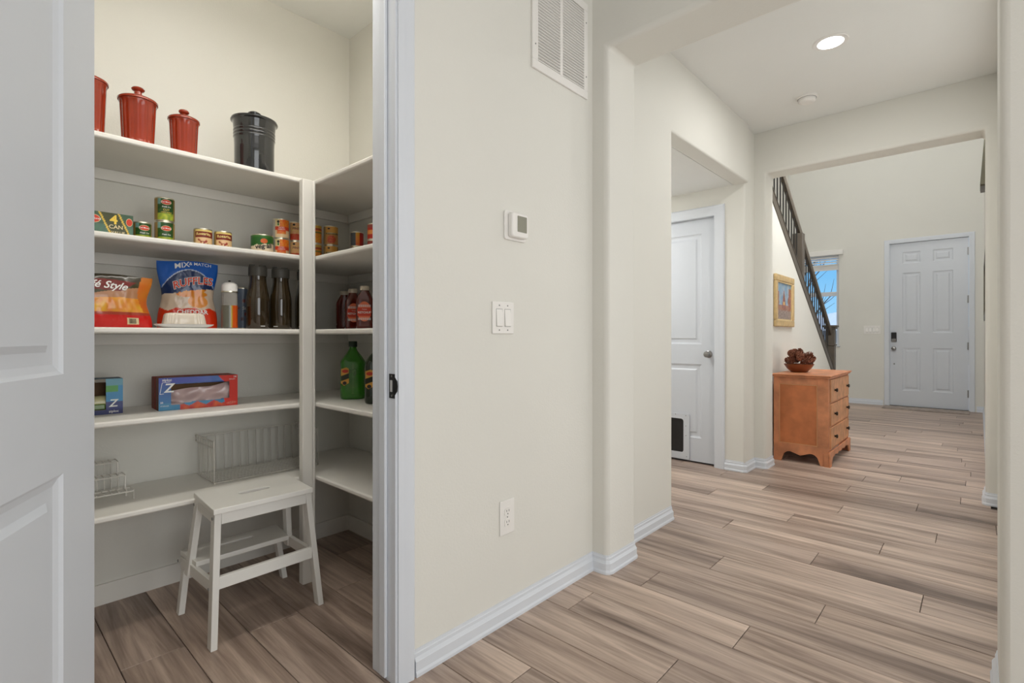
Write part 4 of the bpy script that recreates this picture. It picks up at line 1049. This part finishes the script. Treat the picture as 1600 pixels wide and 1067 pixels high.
# =================================================================== FOYER
# stair
WOODD = mat('dark_stair_paint', srgb(92, 84, 74), .4, var=.05, vscale=10)
IRON = mat('dark_iron', (.025, .022, .02), .45, var=.1)
CARP = mat('stair_carpet', srgb(180, 172, 160), .95, bump=.4, bscale=300, var=.05)
t = thing('staircase', 'staircase with dark sloping handrail and thin balusters', 'staircase', (0, 0, 0))
xa, xb = 4.757, 7.80
MB().prism([(xa, zb(xa)), (xb, zb(xb)), (xb, zb(xb) + .105), (xa, zb(xa) + .105)], 'y', 1.392, 1.502).build('stringer', WOODD, t, bevel=.006)
MB().prism([(xa, zb(xa) + .105), (xb, zb(xb) + .105), (xb, zb(xb) + .118), (xa, zb(xa) + .118)], 'y', 1.388, 1.506).build('stringer_cap', WOODD, t)
zr = lambda x: 2.765 - .700 * (x - 5.546)
MB().prism([(xa, zr(xa) - .07), (xb, zr(xb) - .07), (xb, zr(xb) - .045), (xa, zr(xa) - .045)], 'y', 1.432, 1.464).build('under_rail', WOODD, t)
MB().prism([(xa, zr(xa) - .045), (xb, zr(xb) - .045), (xb, zr(xb)), (xa, zr(xa))], 'y', 1.422, 1.474).build('handrail', mat('handrail_top', srgb(120, 112, 102), .35, var=.05), t, bevel=.012)
x = 4.80; k = 0
while x < 7.72:
    if not (6.14 < x < 6.30):
        MB().box(x - .0055, x + .0055, 1.4425, 1.4535, zb(x) + .112, zr(x) - .07 + .006).build('baluster', IRON, t)
    x += .102
MB().box(6.17, 6.27, 1.40, 1.50, zb(6.22) + .11, zr(6.22) - .07).build('newel', WOODD, t, bevel=.004)
nw = MB().box(7.80, 7.90, 1.398, 1.498, 0, 1.20).build('newel', WOODD, t, bevel=.004)
MB().box(7.785, 7.915, 1.383, 1.513, 1.20, 1.222).build('newel_cap', WOODD, nw, bevel=.004)
MB().box(7.77, 7.93, 1.368, 1.528, 1.222, 1.250).build('newel_cap', WOODD, nw, bevel=.006)
MB().box(7.79, 7.91, 1.388, 1.508, .98, 1.0).build('newel_collar', WOODD, nw, bevel=.004)
for i in range(11):
    x1_ = 7.92 - i * .28; zt = .185 * (i + 1) + .37
    MB().box(max(4.76, x1_ - .28), x1_, 1.53, 2.495, 0 if i < 2 else zt - .45, zt).build('step', CARP, t, bevel=.015)
# painting
t = thing('framed_painting', 'gold framed street painting on the wall above the dresser', 'painting', (5.10, 1.3995, 1.195))
GOLD = mat('gold_frame', srgb(205, 176, 126), .45, .15, var=.15, vscale=25)
PWd, PH = .63, .49
for (a, b, c, d) in ((0, PWd, 0, .062), (0, PWd, PH - .062, PH), (0, .062, .062, PH - .062), (PWd - .062, PWd, .062, PH - .062)):
    MB().box(a, b, -.028, 0, c, d).build('frame_rail', GOLD, t, bevel=.008)
ringplate(MB(), [(.058, .058), (PWd - .058, .058), (PWd - .058, PH - .058), (.058, PH - .058)], [(.072, .072), (PWd - .072, .072), (PWd - .072, PH - .072), (.072, PH - .072)], -.022, -.004).build('liner', mat('liner_cream', srgb(215, 190, 140), .5, var=.05), t)
def art(u, v):
    n = noise.noise(Vector((u * 7, v * 9, 1))); n2 = noise.noise(Vector((u * 26, v * 22, 4)))
    sk = srgb(140 + 40 * n, 165 + 20 * n, 185 + 20 * n2)
    b = srgb(150 + 45 * n2, 95 + 30 * n2, 82 + 30 * n)
    g_ = srgb(150 + 50 * n2, 132 + 45 * n2, 125 + 40 * n2)
    spire = abs(u - .5) < .17 * max(0, (.80 - v)) * 1.6 + .01 and v < .80
    left = u < .16 + .05 * n and v < .75; right = u > .80 + .06 * n and v < .86
    if v < .26 + .04 * n2: return g_
    if spire or left or right: return b if not (.4 < v < .5 and abs(u - .5) < .06) else srgb(220, 180, 110)
    if v < .40: return srgb(165 + 40 * n2, 120 + 30 * n2, 100)
    return sk
grid_plane(.062, PWd - .062, .062, PH - .062, -.010, art, 60, 46).build('canvas', PRINT, t)
# dresser
PINE = mat('worn_orange_pine', srgb(206, 138, 98), .45, bump=.05, bscale=30, var=.26, vscale=8)
PINE2 = mat('pine_side_panel', srgb(202, 124, 78), .4, bump=.05, bscale=25, var=.20, vscale=7)
PINED = mat('pine_drawer', srgb(204, 146, 102), .45, bump=.05, bscale=30, var=.25, vscale=11)
t = thing('dresser', 'small worn orange pine dresser with three drawers in the foyer', 'dresser', (4.95, .93, 0))
DX, DY, DZ = .885, .425, .745     # extents: x depth of drawers run, y depth, z
# side panels (x=0 and x=DX): profile in (y,z) with scalloped skirt
def skirt(y0, y1, foot, zt, peaks, dip):
    pts = [(y0, 0), (y0 + foot, 0)]
    yc = (y0 + y1) / 2; half = (y1 - y0) / 2 - foot
    for i in range(17):
        u = i / 16 * 2 - 1
        z = peaks * math.sqrt(max(0, 1 - max(0, abs(u) - .55) ** 2 / .45 ** 2)) - (peaks - dip) * max(0, 1 - (abs(u) / .5)) ** 1 * .9
        pts.append((yc + u * half, max(.004, z)))
    pts += [(y1 - foot, 0), (y1, 0), (y1, zt), (y0, zt)]
    return pts
for x0_, x1_ in ((0, .024), (DX - .024, DX)):
    o = MB().prism(skirt(0, DY, .062, .160, .092, .062), 'x', x0_, x1_).build('side_skirt', PINE, t, bevel=.002)
    for y0, y1 in ((0, .082), (DY - .045, DY)): MB().box(x0_, x1_, y0, y1, .1605, DZ).build('side_stile', PINE, t, bevel=.002)
    MB().box(x0_, x1_, .0825, DY - .0455, .683, DZ).build('side_rail', PINE, t, bevel=.002)
    MB().box(x0_ + .008, x1_ - .006, .0825, DY - .0455, .1605, .6825).build('side_panel', PINE2, t)
    ringplate(MB(), [(0, 0)] * 0 or [(.0825, .1605), (DY - .0455, .1605), (DY - .0455, .6825), (.0825, .6825)], [(.0885, .1665), (DY - .0515, .1665), (DY - .0515, .6765), (.0885, .6765)], 0, 0) if False else None
bdm = MB()
for y0, y1, z0, z1 in ((.0825, .0875, .1605, .6825), (DY - .0505, DY - .0455, .1605, .6825), (.0875, DY - .0505, .1605, .1655), (.0875, DY - .0505, .6775, .6825)): bdm.box(.001, .008, y0, y1, z0, z1)
bdm.build('panel_bead', mat('pine_light_edge', srgb(214, 160, 112), .45, var=.1), t)
MB().box(.0245, DX - .0245, .006, DY, .13, .145).build('bottom_board', PINE, t)
MB().box(.0245, DX - .0245, DY - .012, DY, .145, DZ).build('back_board', PINE, t)
# front frame
ff = MB(); ff.box(.0245, .04, -.001, .02, .13, DZ); ff.box(DX - .04, DX - .0245, -.001, .02, .13, DZ)
for z0, z1 in ((.130, .142), (.328, .336), (.528, .536), (.735, DZ)): ff.box(.04, DX - .04, -.001, .02, z0, z1)
ff.build('front_frame', PINE, t)
# front plinth with bracket feet, proud of the carcass
pl = []; N_ = 40
pts = [(-.012, 0), (.055, 0)]
for i in range(N_ + 1):
    u = i / N_; xx = .055 + u * (DX - .11 + .0); e_ = min(u, 1 - u)
    z = .085 - .07 * max(0, 1 - e_ / .07) ** 1.6 - .014 * abs(math.sin(u * PI * 5))
    pts.append((xx, z))
pts += [(DX - .055, 0), (DX + .012, 0), (DX + .012, .112), (DX, .127), (0, .127), (-.012, .112)]
MB().prism(pts, 'y', -.016, -.0015).build('front_plinth', PINE, t, bevel=.003)
for x0_ in (-.012, DX + .001): MB().box(x0_, x0_ + .011, -.0012, .03, 0, .112).build('plinth_return', PINE, t)
MB().box(-.028, DX + .020, -.016, DY + .012, .7455, .758).build('top_moulding', PINE, t, bevel=.005)
MB().box(-.034, DX + .026, -.024, DY + .008, .7585, .772).build('top_board', PINE, t, bevel=.004)
for z0, z1 in ((.145, .325), (.339, .525), (.539, .732)):
    d = MB().box(.043, DX - .043, -.008, .018, z0, z1).build('drawer', PINED, t, bevel=.003)
    bd = MB()
    for a, b, c, e in ((.05, DX - .05, z0 + .006, z0 + .010), (.05, DX - .05, z1 - .010, z1 - .006), (.05, .054, z0 + .01, z1 - .01), (DX - .054, DX - .05, z0 + .01, z1 - .01)): bd.box(a, b, -.011, -.008, c, e)
    bd.build('drawer_bead', PINED, d)
    for kx in (.21, DX - .135):
        MB().lathe([(.012, 0), (.008, .003), (.008, .008), (.015, .013), (.0175, .018), (.013, .024), (.003, .026)], 20).xf(Matrix.Translation((kx, -.008, (z0 + z1) / 2)) @ Matrix.Rotation(R(90), 4, 'X')).build('knob', mat('antique_bronze', (.04, .032, .025), .4, .6, var=.2), d, smooth=50)
# bowl of pine cones
t = thing('wooden_bowl', 'round brown wooden bowl on the dresser holding pine cones', 'bowl', (5.25, 1.222, .7725))
MB().lathe([(.03, 0), (.062, .001), (.070, .006), (.100, .036), (.122, .070), (.124, .076), (.120, .076), (.098, .045), (.066, .016), (.02, .012)], 48).build('bowl_body', mat('brown_bowl_wood', srgb(124, 66, 34), .3, coat=.3, var=.2, vscale=10), t, smooth=50)
CONE = mat('pine_cone_brown', srgb(128, 76, 54), .7, var=.35, vscale=60)
def cone_mesh(seed):
    rnd = random.Random(seed); q = MB(); q.lathe([(.004, -.035), (.011, -.022), (.013, 0), (.010, .022), (.004, .038)], 8)
    n = 46
    for i in range(n):
        f_ = i / n; z = -.034 + .072 * f_; r0 = .013 * math.sin(PI * (f_ * .85 + .1)) ** .7; a = i * 2.39996
        out = .021 * math.sin(PI * (f_ * .8 + .15)) + .003; w = .0095
        c, s_ = math.cos(a), math.sin(a); rr_ = lambda r, tq, zz: (c * r - s_ * tq, s_ * r + c * tq, zz)
        q.add([rr_(r0 * .8, -w * .5, z), rr_(r0 * .8, w * .5, z), rr_(r0 + out, w, z + .010), rr_(r0 + out + .004, 0, z + .015), rr_(r0 + out, -w, z + .010), rr_(r0 + out * .8, 0, z + .003)],
              [(0, 1, 2, 5), (0, 5, 4), (1, 0, 4, 3, 2), (5, 2, 3), (5, 3, 4)])
    return q.mesh('pine_cone', CONE)
cmesh = [cone_mesh(i) for i in range(2)]
spots = [((-.062, -.050, .070), (1.3, .2, 0), 'front left of the pine cone heap'), ((.058, -.060, .072), (1.2, .1, 1), 'front right of the pine cone heap'), ((0, -.070, .085), (.9, 0, 2.2), 'front middle of the pine cone heap'), ((0, .066, .078), (1.4, 0, 2.8), 'back middle of the pine cone heap'),
         ((-.072, .030, .085), (1.1, .5, 4), 'back left of the pine cone heap'), ((.070, .038, .085), (1.2, .3, 5), 'back right of the pine cone heap'), ((-.012, -.004, .150), (.4, .3, .6), 'pine cone at the very top of the heap'),
         ((.052, -.014, .125), (1.0, .8, 2), 'upper right of the pine cone heap'), ((-.050, -.018, .128), (.7, -.7, 3), 'upper left of the pine cone heap'), ((.098, -.062, .095), (1.3, .9, -.7), 'sticking out past the right bowl rim'),
         ((.030, .040, .148), (.9, .3, 1.1), 'high at the back right of the pine cone heap'), ((-.045, .042, .140), (.8, -.4, 2.1), 'high at the back left of the pine cone heap'), ((.012, -.062, .128), (1.2, .2, .4), 'high at the front middle of the pine cone heap'), ((-.088, -.028, .108), (.9, -.6, 1.7), 'sticking out past the left bowl rim')]
for i, (p, r3, lb) in enumerate(spots):
    o = bpy.data.objects.new('pine_cone', cmesh[i % 2]); COL.objects.link(o)
    o.location = (5.25 + p[0] * 1.16, 1.222 + p[1] * 1.16, .7725 + p[2] + .026); o.rotation_euler = r3; o.scale = (.92,) * 3
    tag(o, lb if lb.startswith('pine') else 'brown pine cone, ' + lb, 'pine cone', 'pine cones heaped in the bowl')
# doormat
t = MB().prism([(9.62, 1.10), (9.62, .09), (9.98, .09), (9.98, 1.10)], 'z', 0.0005, .012).build('doormat', mat('grey_mottled_mat', srgb(165, 152, 142), .9, bump=.3, bscale=200, var=.25, vscale=18), bevel=.004)
tag(t, 'thin mottled grey doormat in front of the entry door', 'mat')
# framed pieces seen edge-on on the right foyer wall
t = thing('wall_mirror', 'long dark framed mirror seen edge on, right foyer wall', 'mirror', (5.0, -.0598, 1.25))
DKF = mat('dark_bronze_frame', srgb(84, 78, 66), .45, .2, var=.15, vscale=20)
for a, b, c, d in ((0, 1.7, 0, .05), (0, 1.7, .48, .53), (0, .05, .05, .48), (1.65, 1.7, .05, .48)): MB().box(a, b, 0, .024, c, d).build('frame_rail', DKF, t, bevel=.003)
MB().box(.05, 1.65, 0, .008, .05, .48).build('mirror_glass', mat('mirror_silver', (.8, .8, .8), .03, 1, var=.01), t)
t = thing('wall_panel', 'dark wall hanging leaning off the right foyer wall, near the opening', 'wall art', (5.0, -.0595, 2.17))
MB().add([(-.12, 0, 0), (.12, 0, 0), (.12, .052, .004), (-.12, .052, .004), (-.12, 0, .52), (.12, 0, .52), (.12, .018, .52), (-.12, .018, .52)],
         [(0, 3, 2, 1), (4, 5, 6, 7), (0, 1, 5, 4), (1, 2, 6, 5), (2, 3, 7, 6), (3, 0, 4, 7)]).build('panel_board', mat('olive_grey_board', srgb(112, 108, 92), .6, var=.1), t, bevel=.003)
MB().box(-.115, .115, .012, .05, -.008, -.0005).build('lower_batten', DKF, t)

# =================================================================== OUTSIDE THE WINDOW
o = MB().box(10.4, 60, -30, 40, -.3, -.15).build('ground', mat('snowy_ground', srgb(225, 225, 225), .9, bump=.4, bscale=3, var=.08, vscale=.6)); tag(o, 'pale snowy ground outside the foyer window', 'ground', kind='structure')
t = thing('bare_tree', 'leafless tree seen through the foyer window', 'tree', (16.0, 3.62, -.15))
BARK = mat('grey_bark', srgb(96, 88, 84), .9, bump=.4, bscale=30, var=.2, vscale=8)
rnd = random.Random(5)
MB().tube([(0, 0, 0), (.05, .02, 1.2), (-.03, .05, 2.2), (.02, .0, 3.2), (.05, .05, 4.4), (0, .1, 5.6)], [.09, .08, .065, .05, .035, .015], 8).build('trunk', BARK, t, smooth=60)
for i in range(16):
    z = 1.1 + i * .26; a = i * 2.4; L = 1.5 - i * .05
    br = MB(); base = Vector((0, .02, z)); d = Vector((math.cos(a) * .45, math.sin(a), .9)).normalized()
    pts = [base + d * L * q / 4 + Vector((rnd.uniform(-.05, .05), rnd.uniform(-.05, .05), 0)) * q for q in range(5)]
    br.tube(pts, [.035, .027, .018, .011, .004], 5)
    for j_ in range(6):
        b0 = pts[1 + j_ % 3]; d2 = (d + Vector((rnd.uniform(-.8, .8), rnd.uniform(-.8, .8), rnd.uniform(-.1, .6)))).normalized()
        br.tube([b0, b0 + d2 * .3, b0 + d2 * .62 + Vector((0, 0, .05))], [.010, .007, .003], 4)
    br.build('branch', BARK, t, smooth=60)
o = thing('neighbour_house', 'pale house across the street outside the window', 'house', (30, 5.0, -.15))
MB().box(0, 8, -5, 5, 0, 1.55).build('wall', mat('house_siding', srgb(150, 150, 150), .8, var=.05), o)
MB().prism([(-5.4, 1.55), (5.4, 1.55), (0, 2.5)], 'x', -.4, 8.4).build('roof', mat('snow_roof', srgb(225, 228, 232), .8, var=.04), o)
